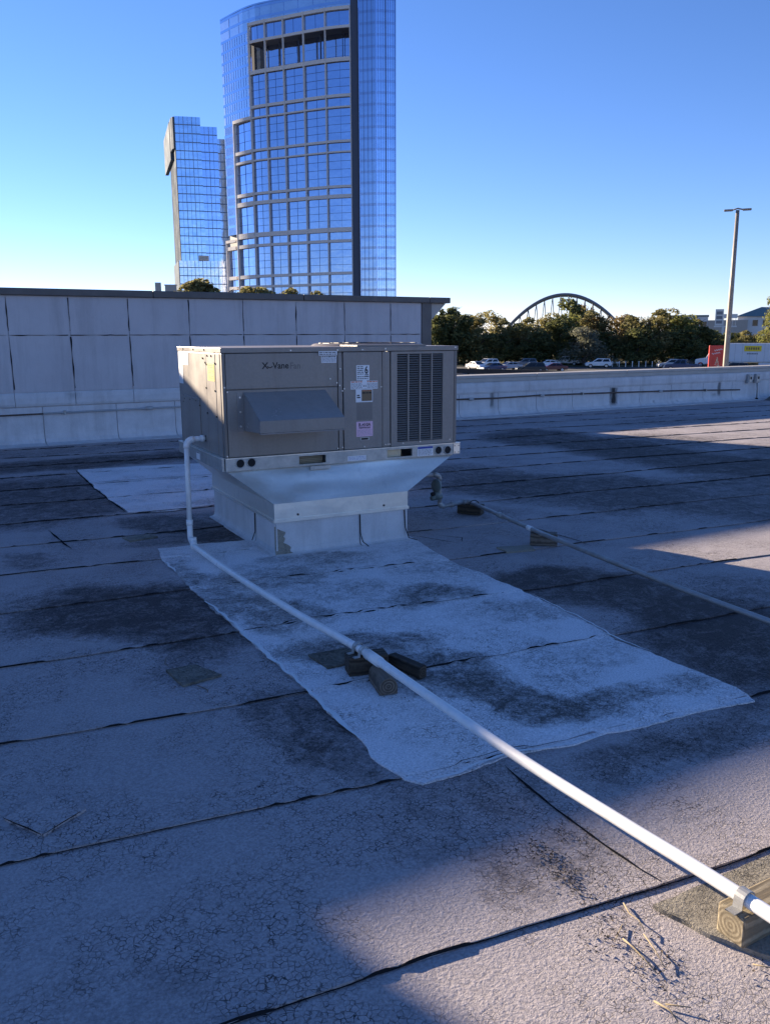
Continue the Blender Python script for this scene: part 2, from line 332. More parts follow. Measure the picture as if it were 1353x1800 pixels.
def stain(x, y, lst):
    wx = x + .22 * noise.noise(Vector((x * 1.6, y * 1.6, 0))) + .07 * noise.noise(Vector((x * 6, y * 6, 5)))
    wy = y + .22 * noise.noise(Vector((x * 1.6, y * 1.6, 7))) + .07 * noise.noise(Vector((x * 6, y * 6, 2)))
    v = 0
    for (cx, cy, a, b, h, st) in lst:
        dx, dy = wx - cx, wy - cy
        if abs(dx) > 3 or abs(dy) > 3: continue
        c, s_ = math.cos(h), math.sin(h); u = (dx * c + dy * s_) / a; w = (-dx * s_ + dy * c) / b
        d2 = u * u + w * w
        if d2 < 4: v = max(v, .86 * st * max(0, min(1, 1.45 - d2 * .75))) if d2 < 1.93 else v
    return v
def put_attr(me, lst):
    at = me.attributes.new('stain', 'FLOAT', 'POINT')
    at.data.foreach_set('value', [stain(p.co.x, p.co.y, lst) for p in me.vertices])

roof = MB().box((-14, -6, -4.3), (30, 13.42, -.03)).build('roof', M['wallfelt']); tag(roof, kind='structure')
xs = []
x = -13.9
while x < 29.8:
    xs.append(x); x += .06 if -.4 < x < 12 else .25
for k in range(-7, 19):
    v = []; f = []; ny = 13
    ok = any(seam_y(k, x) < 13.1 and seam_y(k + 1, x) > -5.9 for x in xs)
    if not ok: continue
    cols = []
    for x in xs:
        a, b = seam_y(k, x), seam_y(k + 1, x)
        a2, b2 = max(a, -5.9), min(b, 13.1)
        if b2 - a2 < .02: continue
        base = len(v); jit = .004 * noise.noise(Vector((x * 9, k * 3., 0)))
        v.append((x, a2 + jit, -.008))
        for j in range(ny + 1):
            y = a2 + (b2 - a2) * j / ny + (jit if j == 0 else 0)
            v.append((x, y, und(x, y) + .007 * (1 - (y - a) / (b - a))))
        cols.append(base)
    for c0, c1 in zip(cols, cols[1:]):
        for j in range(ny + 1): f.append((c0 + j, c1 + j, c1 + j + 1, c0 + j + 1))
    mb = MB(); mb.v = v; mb.f = f
    o = mb.build('roof_sheet', M['roof'], roof); put_attr(o.data, STAINS)
# bitumen bleed along each lap
def bead(pts, w, name='seam_bead', dz=.004, zf=roof_z, gap=.25, mat='tar', parent=roof, wob=.004):
    mb = MB(); run = []
    def flush():
        for i_ in range(len(run)): run[i_] = (run[i_][0], run[i_][1] * min(1, .15 + i_ / 6, .15 + (len(run) - 1 - i_) / 6))
        if len(run) > 2: mb.ribbon([r_[0] for r_ in run], [r_[1] for r_ in run], lambda x, y: zf(x, y) + dz)
        run.clear()
    for i, (a, b) in enumerate(zip(pts, pts[1:])):
        n = max(1, int(math.hypot(b[0]-a[0], b[1]-a[1]) / .03))
        for q in range(n):
            t = q / n; x, y = a[0] + (b[0]-a[0]) * t, a[1] + (b[1]-a[1]) * t
            g = noise.noise(Vector((x * 1.3, y * 1.3, 4.4)))
            wq = w * (.55 + .6 * abs(noise.noise(Vector((x * 14, y * 14, 1.)))) + .9 * max(0, noise.noise(Vector((x * 4, y * 4, 8.)))))
            if g < -gap - .2: flush(); continue
            run.append(((x + wob * noise.noise(Vector((x * 11, y * 11, 2.))), y + wob * noise.noise(Vector((x * 11, y * 11, 6.))) + wob * 1.5 * noise.noise(Vector((x * 3, y * 3, 1.)))), wq))
    flush()
    if mb.v: return mb.build(name, M[mat], parent)
for k in range(-3, 15):
    pts = [(x, seam_y(k, x) - .004) for x in [-2 + .25 * i for i in range(80)] if seam_y(k, x) < 12.9]
    if pts: bead(pts, .0034 if k < 3 else .0036 if k < 6 else .0055, gap=.45)
# cross laps and the lifted sheet end
bead([(1.791,2.20),(1.775,2.10),(1.757,1.94),(1.745,1.684),(1.748,1.52),(1.765,1.40)], .006, gap=2)
bead([(1.0, 7.15), (1.02, 6.75), (1.05, 6.35)], .008)
bead([(4.4, 4.46), (4.43, 5.3)], .007)

def poly_sheet(name, pts, mat, zf, grid=.05, rough=.02, lst=STAINS, parent=roof, skirt=.01, nf=5.):
    bd = []
    n = len(pts)
    for i in range(n):
        a, b = Vector(pts[i]), Vector(pts[(i+1) % n]); m = max(1, int((b - a).length / .025))
        d = (b - a).normalized(); nn = Vector((-d.y, d.x))
        for q in range(m):
            p = a + (b - a) * q / m
            bd.append(p + nn * rough * (noise.noise(Vector((p.x * nf, p.y * nf, 1.))) + .5 * noise.noise(Vector((p.x * nf * 4, p.y * nf * 4, 3.)))))
    nb = len(bd); vs = list(bd)
    def inside(x, y):
        c = False; j = nb - 1
        for i in range(nb):
            if (bd[i].y > y) != (bd[j].y > y) and x < (bd[j].x - bd[i].x) * (y - bd[i].y) / (bd[j].y - bd[i].y) + bd[i].x: c = not c
            j = i
        return c
    x = min(p.x for p in bd)
    while x < max(p.x for p in bd):
        y = min(p.y for p in bd)
        while y < max(p.y for p in bd):
            if inside(x, y): vs.append(Vector((x, y)))
            y += grid
        x += grid
    rv, re, rf, *_ = delaunay_2d_cdt(vs, [(i, (i+1) % nb) for i in range(nb)], [list(range(nb))], 2, 1e-5)
    mb = MB(); mb.v = [(p.x, p.y, zf(p.x, p.y)) for p in rv]; mb.f = [tuple(f) for f in rf]
    cnt = {}
    for f in mb.f:
        for a, b in zip(f, f[1:] + f[:1]): cnt[tuple(sorted((a, b)))] = cnt.get(tuple(sorted((a, b))), 0) + 1
    low = {}
    for (a, b), c in list(cnt.items()):
        if c == 1:
            for q in (a, b):
                if q not in low: low[q] = len(mb.v); mb.v.append((mb.v[q][0], mb.v[q][1], mb.v[q][2] - skirt))
            mb.f.append((a, b, low[b], low[a]))
    o = mb.build(name, mat, parent); put_attr(o.data, lst); return o
coat_z = lambda x, y: roof_z(x, y) + .005
PA = [(1.60,6.05),(1.532,5.722),(1.486,4.819),(1.474,4.061),(1.458,3.56),(1.455,3.141),(1.433,2.801),(1.431,2.606),(1.407,2.442),(1.416,2.329),(1.464,2.254),(1.603,2.244),(1.863,2.244),(2.107,2.202),(2.402,2.164),(2.823,2.122),(3.043,2.088),(3.087,2.212),(3.108,2.512),(3.106,2.93),(3.161,3.259),(3.224,3.769),(3.242,4.188),(3.245,4.682),(3.38,5.35),(3.42,5.75),(2.2,5.95)]
tag(poly_sheet('coating_patch', PA, M['coat'], coat_z, .045, .022, PSTAINS), 'pale grey reflective coating patch spread in front of the rooftop unit')
M['crust'] = pm('coating_crust', (.80, .80, .79), .85, c2=(.5, .5, .5), scale=30, grain=120, bump=.5, world_co=True)
bead(PA[1:8], .012, 'coating_edge', .0085, coat_z, .2, 'crust', roof, .02); bead(PA[9:17], .008, 'coating_edge', .0085, coat_z, .15, 'crust', roof, .015); bead(PA[18:22], .006, 'coating_edge', .0085, coat_z, .1, 'crust', roof, .015)
PB = [(1.813,10.296),(1.745,8.88),(1.726,7.49),(2.082,7.388),(2.56,7.45),(3.5,7.4),(4.3,9.8),(3.356,9.973),(2.557,10.197)]
tag(poly_sheet('coating_patch', PB, M['coat'], coat_z, .09, .02, [(2.5, 7.6, .3, .15, 0, .35), (3.0, 9.0, .6, .15, 0, .2)]), 'pale grey coating patch behind the rooftop unit')
for k in range(1, 5):
    pts = [(1.5 + .1 * i, seam_y(k, 1.5 + .1 * i)) for i in range(18) if 1.48 < 1.5 + .1 * i < 3.2]
    bead(pts, .003, dz=.0075, zf=coat_z, gap=.15, wob=.014)
bead([(1.75, 7.44), (2.1, 7.35), (2.55, 7.40)], .012, gap=2); bead([(1.80, 10.28), (1.73, 8.88), (1.715, 7.5)], .011, gap=.6)
for yy in (8.2, 9.1): bead([(1.8, yy + .1), (3.6, yy - .1)], .008, dz=.0075, zf=coat_z)

# loose felt pads lying on the roof
def pad(pts, label, mat='pad', th=.012, lst=STAINS, ed=True):
    o = poly_sheet('roof_pad', pts, M[mat], lambda x, y: roof_z(x, y) + th, .05, .006, lst, None, th + .004, 12.); tag(o, label, 'roof pad', 'loose felt pads on the roof')
    return o
pad([(.978,3.702),(1.121,3.696),(1.182,3.509),(.991,3.482)], 'small rust-stained square felt pad on roof left of pale coating', lst=[(1.08, 3.6, .2, .2, 0, .55)])
pad([(.176,2.747),(.313,2.845),(.414,2.671),(.268,2.586)], 'diamond-turned grey felt pad patched onto bare roof sheet', 'roof', .010)
bead([(.170,2.748),(.262,2.582),(.268,2.580)], .008, dz=.0125, gap=3); bead([(.266,2.580),(.34,2.622),(.42,2.668)], .009, dz=.0125, gap=3)
pad([(1.452,6.546),(1.674,6.546),(1.698,6.418),(1.476,6.38)], 'small felt pad near foot of the white pipe riser', 'pad')
pad([(3.739,4.757),(3.991,4.684),(3.95,4.57),(3.721,4.614)], 'small curled felt pad beside the grey gas pipe', 'pad')
pad([(1.63,3.53),(1.83,3.51),(1.86,3.33),(1.635,3.331)], 'dark felt pad tucked behind the stacked timber blocks', 'pad', .016, [(1.75, 3.42, .4, .4, 0, .7)])
pad([(1.655,1.375),(2.15,1.36),(2.15,1.03),(1.755,1.085),(1.69,1.22)], 'brown damp felt pad under the sunlit timber block', 'pad', .014, [(1.85, 1.36, .3, .08, 0, .35)])
M['rust'] = pm('rust_stain', (.16, .09, .05), .9, c2=(.30, .26, .22), scale=40, grain=90, bump=.2, amt=.9, world_co=True)
bead([(1.03, 3.88), (1.0, 3.80), (1.015, 3.72)], .012, dz=.003, gap=3, mat='rust'); bead([(1.0, 3.70), (1.03, 3.66)], .016, dz=.0145, gap=3, mat='rust'); bead([(1.05, 3.47), (1.075, 3.40), (1.06, 3.33)], .009, dz=.003, gap=3, mat='rust')
bead([(3.60,5.33),(3.72,5.16),(3.62,5.02)], .007, gap=3); bead([(3.42,5.45),(3.52,5.2),(3.6,5.0)], .006, gap=3); bead([(3.4,5.75),(3.42,5.45)], .008, gap=3); bead([(3.45, 6.05), (3.75, 5.98)], .01, gap=3)

# ------------------------------------------------------------------ walls
WY = 13.1
def panel(prof, x0, x1, name, mat, parent): return MB().extr(prof, x0, x1).build(name, M[mat], parent)
tw = empty('tall_wall', (0, WY, 0), 0, 'tall felt-clad parapet wall with dark coping behind the rooftop unit', 'wall')
MB().box((1.1, 0, -.05), (8.66, .3, 2.13)).build('wall_core', M['wallfelt'], tw)
TX = [1.1, 1.54, 2.37, 3.22, 4.15, 5.04, 5.97, 6.88, 7.80, 8.45]
def jit(a): return rnd.uniform(-a, a)
for i, (a, b) in enumerate(zip(TX, TX[1:])):
    for z0, z1, th in ((1.575, 2.12, .012), (.765, 1.57, .014)):
        t = th + jit(.003); panel([(-.001, z0 + .003), (-t, z0 + .003), (-t - jit(.002), z1), (-.001, z1)], a + .007, b - .004, 'wall_panel', 'wallfelt', tw)
MB().box((8.455, -.028, .0), (8.66, -.001, 2.12)).build('shaded_corner_panel', M['copingdark'], tw)  # pilaster at the wall's end; its shade is put into the dark colour
BX = [1.1, 1.9, 2.95, 3.85, 4.7, 5.6, 6.5, 7.4, 8.3, 9.25]
foot = [(0, .0), (0, .55), (-.018, .55), (-.022, .16), (-.035, .09), (-.075, .035), (-.16, .017), (-.26, .012), (-.26, .0)]
for a, b in zip(BX, BX[1:]): panel(foot, a + .006, b - .004, 'base_flashing', 'flash', tw)
for a, b in zip(TX, TX[1:] + [8.66]): panel([(-.001, .56), (-.03, .565), (-.042, .60), (-.044, .68), (-.036, .74), (-.018, .762), (-.001, .763)], a + .004, b - .003, 'flashing_band', 'flash', tw)
for a in (1.1, 3.6, 6.1): MB().box((a + .003, -.07, 2.125), (min(a + 2.497, 9.05), .37, 2.225)).build('coping', M['copingdark'], tw, bevel=.012)
MB().box((8.603, -.07, 2.125), (9.05, .37, 2.225)).build('coping', M['copingdark'], tw, bevel=.012)
o = MB(); o.add([(8.66,.02,2.12),(9.0,.02,2.12),(8.66,.02,1.80),(8.66,.28,2.12),(9.0,.28,2.12),(8.66,.28,1.80)], [(0,2,1),(3,4,5),(0,1,4,3),(1,2,5,4),(2,0,3,5)]); o.build('end_bracket', M['coping'], tw)
def wall_bead(par, pts, w, y):
    v = []; n = 0
    for (a, b) in zip(pts, pts[1:]):
        m = max(2, int(math.hypot(b[0] - a[0], b[1] - a[1]) / .03))
        for q in range(m):
            t = q / m; x, z = a[0] + (b[0] - a[0]) * t, a[1] + (b[1] - a[1]) * t; ww = w * max(.12, .55 + 1.1 * noise.noise(Vector((x * 5, z * 5, y)))); vert = abs(b[1] - a[1]) > abs(b[0] - a[0])
            x += .006 * noise.noise(Vector((x * 9, z * 9, 3.))) * vert; z += .006 * noise.noise(Vector((x * 9, z * 9, 5.))) * (not vert)
            v += [(x - ww, y, z), (x + ww, y, z)] if vert else [(x, y, z - ww), (x, y, z + ww)]; n += 1
    return MB().add(v, [(2*i, 2*i+1, 2*i+3, 2*i+2) for i in range(n - 1)]).build('joint_tar', M['tar'], par)
for x in TX[1:-1]:
    wall_bead(tw, [(x + .002, 2.1), (x + .002, 1.6)], .009, -.0185); wall_bead(tw, [(x + .002, 1.55), (x + .012, .78)], .010, -.021)
for a, b in zip(TX, TX[1:]): wall_bead(tw, [(a, 1.572), (b, 1.572)], .007, -.0187)
# the higher walls to the side of the view, whose shadow lies across the roof
hw = empty('penthouse_wall', (0, WY, 0), 0, 'higher grey penthouse wall stepping up beyond the tall wall', 'wall')
MB().box((-2.7, 0, -.05), (1.096, .3, 2.74)).build('wall_core', M['wallfelt'], hw)
MB().box((-2.7, -.07, 2.745), (1.15, .37, 2.845)).build('coping', M['copingdark'], hw)
MB().box((-13.9, 0, -.05), (-2.704, .3, 3.4)).build('wall_core', M['wallfelt'], hw)
MB().box((-13.9, -.07, 3.405), (-2.65, .37, 3.5)).build('coping', M['copingdark'], hw)

pw = empty('parapet_wall', (0, WY, 0), 0, 'low felt-clad parapet wall with pale coping beside the car park', 'wall')
MB().box((8.663, 0, -.05), (29, .3, .74)).build('wall_core', M['wallfelt'], pw)
PX = [8.67, 9.3, 10.24, 11.2, 12.16, 13.22, 14.12, 15.1, 16.16, 17.17, 18.2, 19.2, 20.2, 21.2, 22.2, 23.2, 24.2, 25.2]
pfoot = [(0, .0), (0, .46), (-.016, .46), (-.02, .15), (-.04, .08), (-.09, .03), (-.17, .018), (-.28, .013), (-.28, .0)]
for i, (a, b) in enumerate(zip(PX, PX[1:])):
    d = jit(.012); panel([(y - (.004 if y < 0 else 0), z) for y, z in pfoot[:-2]] + [(-.28 + d, .013), (-.28 + d, 0)], a + .006, b - .005, 'base_flashing', 'flash', pw)
q = 8.68
while q < 24:
    L_ = rnd.uniform(1.4, 2.6); zz = jit(.012)
    panel([(-.001, .455), (-.028, .452 + zz), (-.045, .49 + zz), (-.05, .58), (-.04, .645), (-.012, .672), (-.001, .673)], q + .004, q + L_ - .002, 'flashing_band', 'flash', pw); q += L_
for i in range(8): MB().box((8.68 + i * 2.5, -.05, .745), (8.68 + i * 2.5 + 2.492, .36, .80)).build('coping', M['coping'], pw, bevel=.008)
for i in range(8): MB().box((8.68 + i * 2.5, -.035, .675), (8.68 + i * 2.5 + 2.492, -.001, .742)).build('coping_fascia', M['coping'], pw)
# conduit fixed along both walls
cd = empty('wall_conduit', (0, WY - .07, 0), 0, 'long thin conduit pipe running along the foot of both walls', 'conduit')
MB().tube([(.6, 0, .452), (1.9, 0, .456), (2.4, .0, .462)], .012, 8).build('conduit_run', M['conduitd'], cd, True)
MB().tube([(1.9, -.001, .457), (3.97, 0, .47), (5.5, 0, .46), (9.2, 0, .365)], .014, 8).build('conduit_run', M['conduitl'], cd, True)
MB().tube([(9.2, 0, .365), (10.2, .002, .352), (11.2, 0, .365), (13.3, 0, .345), (15.4, 0, .315), (17.4, 0, .262)], .015, 8).build('conduit_run', M['conduitd'], cd, True)
for x, z in ((3.44, .468), (11.3, .363), (14.7, .325), (9.55, .36)): MB().tube([(x - .05, 0, z), (x + .05, 0, z)], .028, 10).build('coupling', M['ebox'], cd, True)
for x, z in ((2.2, .46), (5.0, .465), (12.4, .355), (16.2, .295)): MB().box((x - .012, -.02, z - .03), (x + .012, .06, z + .03)).build('pipe_strap', M['galvdull'], cd)
for x, nm in ((17.70, 'weathered grey outlet box on parapet beside conduit end'), (17.98, 'weathered grey outlet box on parapet above the floor stub pipe')):
    e = empty('outlet_box', (x, WY - .055, .41), 0, nm, 'outlet box', 'outlet boxes on the parapet')
    MB().box((-.075, -.06, 0), (.075, .0, .21)).build('box_body', M['ebox'], e, bevel=.01)
    MB().box((-.055, -.075, .03), (.055, -.061, .18)).build('cover_plate', M['galvdull'], e, bevel=.005)
    MB().box((-.025, -.08, .09), (.025, -.076, .15)).build('socket', M['dark'], e)
e = empty('stub_pipe', (17.98, WY - .1, 0), 0, 'short grey stub pipe rising from roof to outlet box', 'pipe')
MB().tube([(0, -.02, .0), (0, -.02, .25), (.0, .0, .41)], .018, 10).build('pipe_run', M['gas'], e, True); MB().tube([(0, -.02, .0), (0, -.02, .05)], [.05, .03], 10).build('pipe_collar', M['tar'], e, True)
mb = MB(); n = 10
for i in range(n):
    for j in range(n):
        u, w = i / (n - 1) * 2 - 1, j / (n - 1) * 2 - 1; r2 = u * u + w * w
        mb.v.append((u * .5, w * .28, max(0, 1 - r2) ** .6 * (.16 + .06 * noise.noise(Vector((u * 3, w * 3, 2))))))
mb.f = [(i*n+j, (i+1)*n+j, (i+1)*n+j+1, i*n+j+1) for i in range(n-1) for j in range(n-1)]
tag(mb.build('roof_cement_mound', M['copingdark'], None, True, loc=(18.45, 12.62, .0)), 'dark lump of old roofing cement heaped at the parapet foot', 'mound')

# ------------------------------------------------------------------ rooftop unit
UL, UW, ZT, ZB, ZR = 1.88, 1.183, 1.467, .6225, .712
UO = (1.9676, 5.5448, 0); UR = -.0539
unit = empty('rooftop_unit', UO, UR, 'taupe rooftop air conditioning unit with sloped hood and louvred coil panel', 'air conditioner')
def ub(a, b, name, mat, par=unit, bevel=0): return MB().box(a, b).build(name, M[mat], par, bevel=bevel)
ub((.015, .015, ZR), (UL - .015, UW - .015, 1.40), 'cabinet_core', 'cabd')
# front: x spans of the panels, y = 0 outer plane
ub((0, -.004, ZR + .003), (.022, .03, 1.43), 'corner_post', 'cabd', bevel=.003)
fp = ub((.026, -.004, 1.186), (.858, .014, 1.428), 'fan_panel', 'cab', bevel=.003)
hp = ub((.026, -.002, ZR + .004), (.858, .014, 1.180), 'hood_panel', 'cab', bevel=.003)
ub((.866, -.001, ZR + .004), (.898, .014, 1.428), 'mullion_post', 'cab', bevel=.002)
cp = ub((.906, -.006, ZR + .004), (1.222, .014, 1.428), 'control_panel', 'cab', bevel=.003)
ub((1.228, -.001, ZR + .004), (1.290, .014, 1.428), 'mullion_post', 'cab', bevel=.002)
lp = empty('coil_panel', (0, 0, 0)); lp.parent = unit
cx = [(1.352, 1.440), (1.455, 1.543), (1.558, 1.646), (1.661, 1.749)]; cz0, cz1 = .748, 1.408
ub((1.298, -.006, ZR + .004), (1.350, .014, 1.428), 'panel_stile', 'cab', lp); ub((1.751, -.006, ZR + .004), (1.852, .014, 1.428), 'panel_stile', 'cab', lp)
for a, b in zip(cx, cx[1:]): ub((a[1] + .002, -.006, cz0), (b[0] - .002, .014, cz1), 'panel_stile', 'cab', lp)
ub((1.3505, -.006, ZR + .004), (1.7505, .014, cz0 - .002), 'panel_rail', 'cab', lp); ub((1.3505, -.006, cz1 + .002), (1.7505, .014, 1.428), 'panel_rail', 'cab', lp)
for a, b in cx:
    mb = MB(); n = 38
    for i in range(n):
        z = cz0 + (cz1 - cz0) * (i + .5) / n
        m = Matrix.Translation(((a + b) / 2, .002, z)) @ Matrix.Rotation(R(25), 4, 'X')
        mb.box((-(b - a) / 2, -.009, -.0012), ((b - a) / 2, .009, .0012), m)
    tag(mb.build('louver_slats', M['slat'], lp), kind='stuff')
ub((1.3505, .0145, cz0), (1.7505, .0149, cz1), 'coil_backing', 'dark', lp)
ub((1.857, -.004, ZR + .003), (UL, .03, 1.43), 'corner_post', 'cabd', bevel=.003)
# left side, x = 0 plane
ub((-.003, .036, ZR + .003), (.014, .135, 1.43), 'side_post', 'cab', bevel=.002)
sp1 = ub((-.005, .139, ZR + .003), (.014, .372, 1.43), 'side_panel', 'cab', bevel=.003)
sp2 = ub((-.004, .377, ZR + .003), (.014, 1.150, 1.43), 'side_panel', 'cab', bevel=.003)
ub((-.009, .575, .80), (-.0045, 1.062, 1.083), 'service_door', 'cab', sp2, bevel=.002)
ub((-.011, .57, 1.086), (-.0045, 1.066, 1.094), 'door_flashing', 'hood', sp2)
ub((-.003, 1.153, ZR + .003), (.014, UW, 1.43), 'corner_post', 'cabd')
ub((UL - .014, .036, ZR + .003), (UL + .002, UW - .002, 1.43), 'side_panel', 'cab'); ub((.03, UW - .014, ZR + .003), (UL - .03, UW + .002, 1.43), 'back_panel', 'cab')
# top
top = ub((-.006, -.010, 1.432), (UL + .006, UW + .010, ZT), 'top_cover', 'cab', bevel=.004)
for a, b in ((-.008, .32), (.325, .82), (.825, 1.2)):
    pass
mb = MB(); n = 28
ringp = [Vector((1.40 + .40 * math.cos(2 * math.pi * i / n), .60 + .40 * math.sin(2 * math.pi * i / n), ZT + .0)) for i in range(n + 1)]
v = []; rr = [(.46, 0), (.445, .011), (.42, .019), (.40, .018), (.39, 0)]
for r_, h in rr: v += [(1.40 + r_ * math.cos(2*math.pi*i/n), .60 + r_ * math.sin(2*math.pi*i/n), ZT + h + .0005) for i in range(n)]
mb.add(v, [(k*n+i, k*n+(i+1)%n, (k+1)*n+(i+1)%n, (k+1)*n+i) for k in range(4) for i in range(n)]); fr = mb.build('fan_shroud', M['cabd'], unit, True)
mb = MB()
for r_ in (.1, .2, .3, .395): mb.tube([(1.40 + r_ * math.cos(2*math.pi*i/24), .60 + r_ * math.sin(2*math.pi*i/24), ZT + .026 - .014 * r_) for i in range(25)], .003, 5)
for i in range(8): mb.tube([(1.40, .60, ZT + .026), (1.40 + .42 * math.cos(i * .785), .60 + .42 * math.sin(i * .785), ZT + .0195)], .003, 5)
mb.build('fan_guard', M['screwd'], fr)
MB().tube([(1.40, .60, ZT + .0005), (1.40, .60, ZT + .02)], [.08, .06], 16).build('fan_motor', M['dark'], fr)
mb = MB().box((1.02, -.004, ZT + .0005), (1.60, .30, ZT + .012)); mb.build('top_flashing', M['cabd'], unit)
# hood
hood = empty('fresh_air_hood', (0, 0, 0)); hood.parent = unit
hx0, hx1, hz, hp_, hl0, hl1 = .146, .759, 1.163, .34, .993, .912
T = .004
def quad_slab(pts, t, name, mat, par):
    a = [Vector(p) for p in pts]; nrm = (a[1] - a[0]).cross(a[2] - a[0]).normalized() * t; b = [p + nrm for p in a]; n = len(a)
    return MB().add(a + b, [tuple(range(n)), tuple(range(2*n-1, n-1, -1))] + [(i, (i+1) % n, n + (i+1) % n, n + i) for i in range(n)]).build(name, M[mat], par)
quad_slab([(hx0, -.006, hz), (hx1, -.006, hz), (hx1, -hp_, hl0), (hx0, -hp_, hl0)], .003, 'hood_top', 'hood', hood)
quad_slab([(hx0, -hp_ - .001, hl0 - .001), (hx1, -hp_ - .001, hl0 - .001), (hx1, -hp_ - .001, hl1), (hx0, -hp_ - .001, hl1)], .003, 'hood_lip', 'cab', hood)
for xx in (hx0 - .003, hx1): 
    MB().add([(xx, -.006, hz - .004), (xx, -hp_, hl0 - .004), (xx, -hp_, hl1), (xx, -.006, hl1 - .015), (xx + .003, -.006, hz - .004), (xx + .003, -hp_, hl0 - .004), (xx + .003, -hp_, hl1), (xx + .003, -.006, hl1 - .015)],
             [(0,1,2,3), (7,6,5,4), (0,4,5,1), (1,5,6,2), (2,6,7,3), (3,7,4,0)]).build('hood_side', M['hood'], hood)
    a = -.045 if xx < .5 else .004
    ub((xx + a, -.0055, hl1 - .02), (xx + a + .045, -.0025, hz), 'hood_flange', 'hood', hood)
quad_slab([(hx0 + .002, -hp_ + .004, hl1 + .002), (hx1 - .002, -hp_ + .004, hl1 + .002), (hx1 - .002, -.008, hl1 - .01), (hx0 + .002, -.008, hl1 - .01)], .003, 'hood_screen', 'dark', hood)
ub((hx0 - .001, -hp_ - .012, hl1 - .008), (hx1 + .004, -hp_ + .02, hl1 - .001), 'drip_edge', 'hood', hood)
for z in (1.13, 1.03, .93): MB().tube([(hx0 - .028, -.0055, z), (hx0 - .028, -.011, z)], .007, 8).build('screw', M['screw'], hood)
# base rail
rail = empty('base_rail', (0, 0, 0)); rail.parent = unit
slots = [(.535, .745), (1.25, 1.468)]; y0, y1 = -.03, -.012
edges = [-.008] + [q for s_ in slots for q in s_] + [UL + .022]
for a, b in ((edges[0], edges[1]), (edges[2], edges[3]), (edges[4], edges[5])): ub((a, y0, ZB), (b, y1, ZR), 'rail_face', 'galvdull', rail)
for a, b in slots:
    ub((a, y0, ZB), (b, y1, ZB + .013), 'rail_face', 'galvdull', rail); ub((a, y0, ZR - .018), (b, y1, ZR), 'rail_face', 'galvdull', rail)
ub((.54, .02, ZB + .006), (.74, .06, ZR - .004), 'timber_filler', 'wood', rail); ub((1.252, .03, ZB + .005), (1.40, .06, ZR - .004), 'foam_filler', 'cream', rail)
ub((-.004, -.0115, ZB + .001), (UL + .004, .0, ZB + .004), 'rail_bottom', 'galvdull', rail); ub((-.008, -.034, ZR - .0035), (UL + .022, -.005, ZR + .002), 'rail_lip', 'galv', rail)
ub((-.030, -.012, ZB), (-.012, UW + .01, ZR), 'rail_face', 'galvdull', rail); ub((UL + .004, -.0115, ZB), (UL + .022, UW + .01, ZR), 'rail_face', 'galvdull', rail); ub((-.0115, UW - .01, ZB), (UL + .0035, UW + .008, ZR), 'rail_face', 'galvdull', rail)
ub((-.034, -.012, ZR - .004), (-.004, UW + .012, ZR + .002), 'rail_lip', 'galv', rail)
def ring(x, z, r, name='lifting_hole', y=-.031, lit=False):
    v = []; n = 20
    for q, (rad, yy) in enumerate(((r * 1.12, y), (r * 1.1, y - .006), (r * .95, y - .006), (r * .93, y - .001))): v += [(x + rad * math.cos(2*math.pi*i/n), yy, z + rad * math.sin(2*math.pi*i/n)) for i in range(n)]
    h = MB().add(v, [(k*n+i, k*n+(i+1)%n, (k+1)*n+(i+1)%n, (k+1)*n+i) for k in range(3) for i in range(n)]).build(name, M['galvdull'], rail, True)
    MB().add([(x + r * .95 * math.cos(2*math.pi*i/n), y - .0012, z + r * .95 * math.sin(2*math.pi*i/n)) for i in range(n)], [tuple(range(n))]).build('hole_shadow', M['dark'], h)
for x, z in ((.095, .674), (.176, .676), (1.701, .664), (1.785, .661)): ring(x, z, .031)
ub((1.84, -.036, ZB + .008), (1.895, -.0305, ZR - .006), 'corner_bracket', 'galv', rail)
for zz in (.64, .69):
    for xx in (1.85, 1.885): MB().tube([(xx, -.0362, zz), (xx, -.040, zz)], .004, 6).build('screw', M['dark'], rail)
# screws on the cabinet
for (x, z) in ((.012, 1.20), (.03, 1.17), (.012, .725), (.852, 1.21), (.852, .73), (.875, 1.19), (.895, 1.15), (.89, .735), (.88, 1.31), (.91, 1.165), (1.215, 1.17), (1.25, .735), (1.27, .735), (1.285, .735), (1.07, .73), (1.06, 1.445), (.86, 1.445), (.5, 1.445), (1.25, 1.45), (1.82, .74), (1.4, .735), (1.86, 1.455), (1.55, .738), (.80, 1.24)):
    MB().tube([(x, -.001, z), (x, -.0105, z)], .0055, 8).build('screw', M['screw'], unit)
for (y, z) in ((.33, 1.41), (.23, 1.41), (.14, 1.36), (.36, 1.35), (.385, 1.36), (.385, 1.18), (.16, 1.17), (.375, 1.0), (.15, .99), (1.0, 1.45), (.7, 1.45), (.4, 1.45), (1.02, 1.065), (.85, 1.068), (.68, 1.07), (1.06, 1.04), (.58, 1.04), (.45, 1.39)):
    MB().tube([(-.003, y, z), (-.0115, y, z)], .0065, 8).build('screw', M['screwd'], unit)
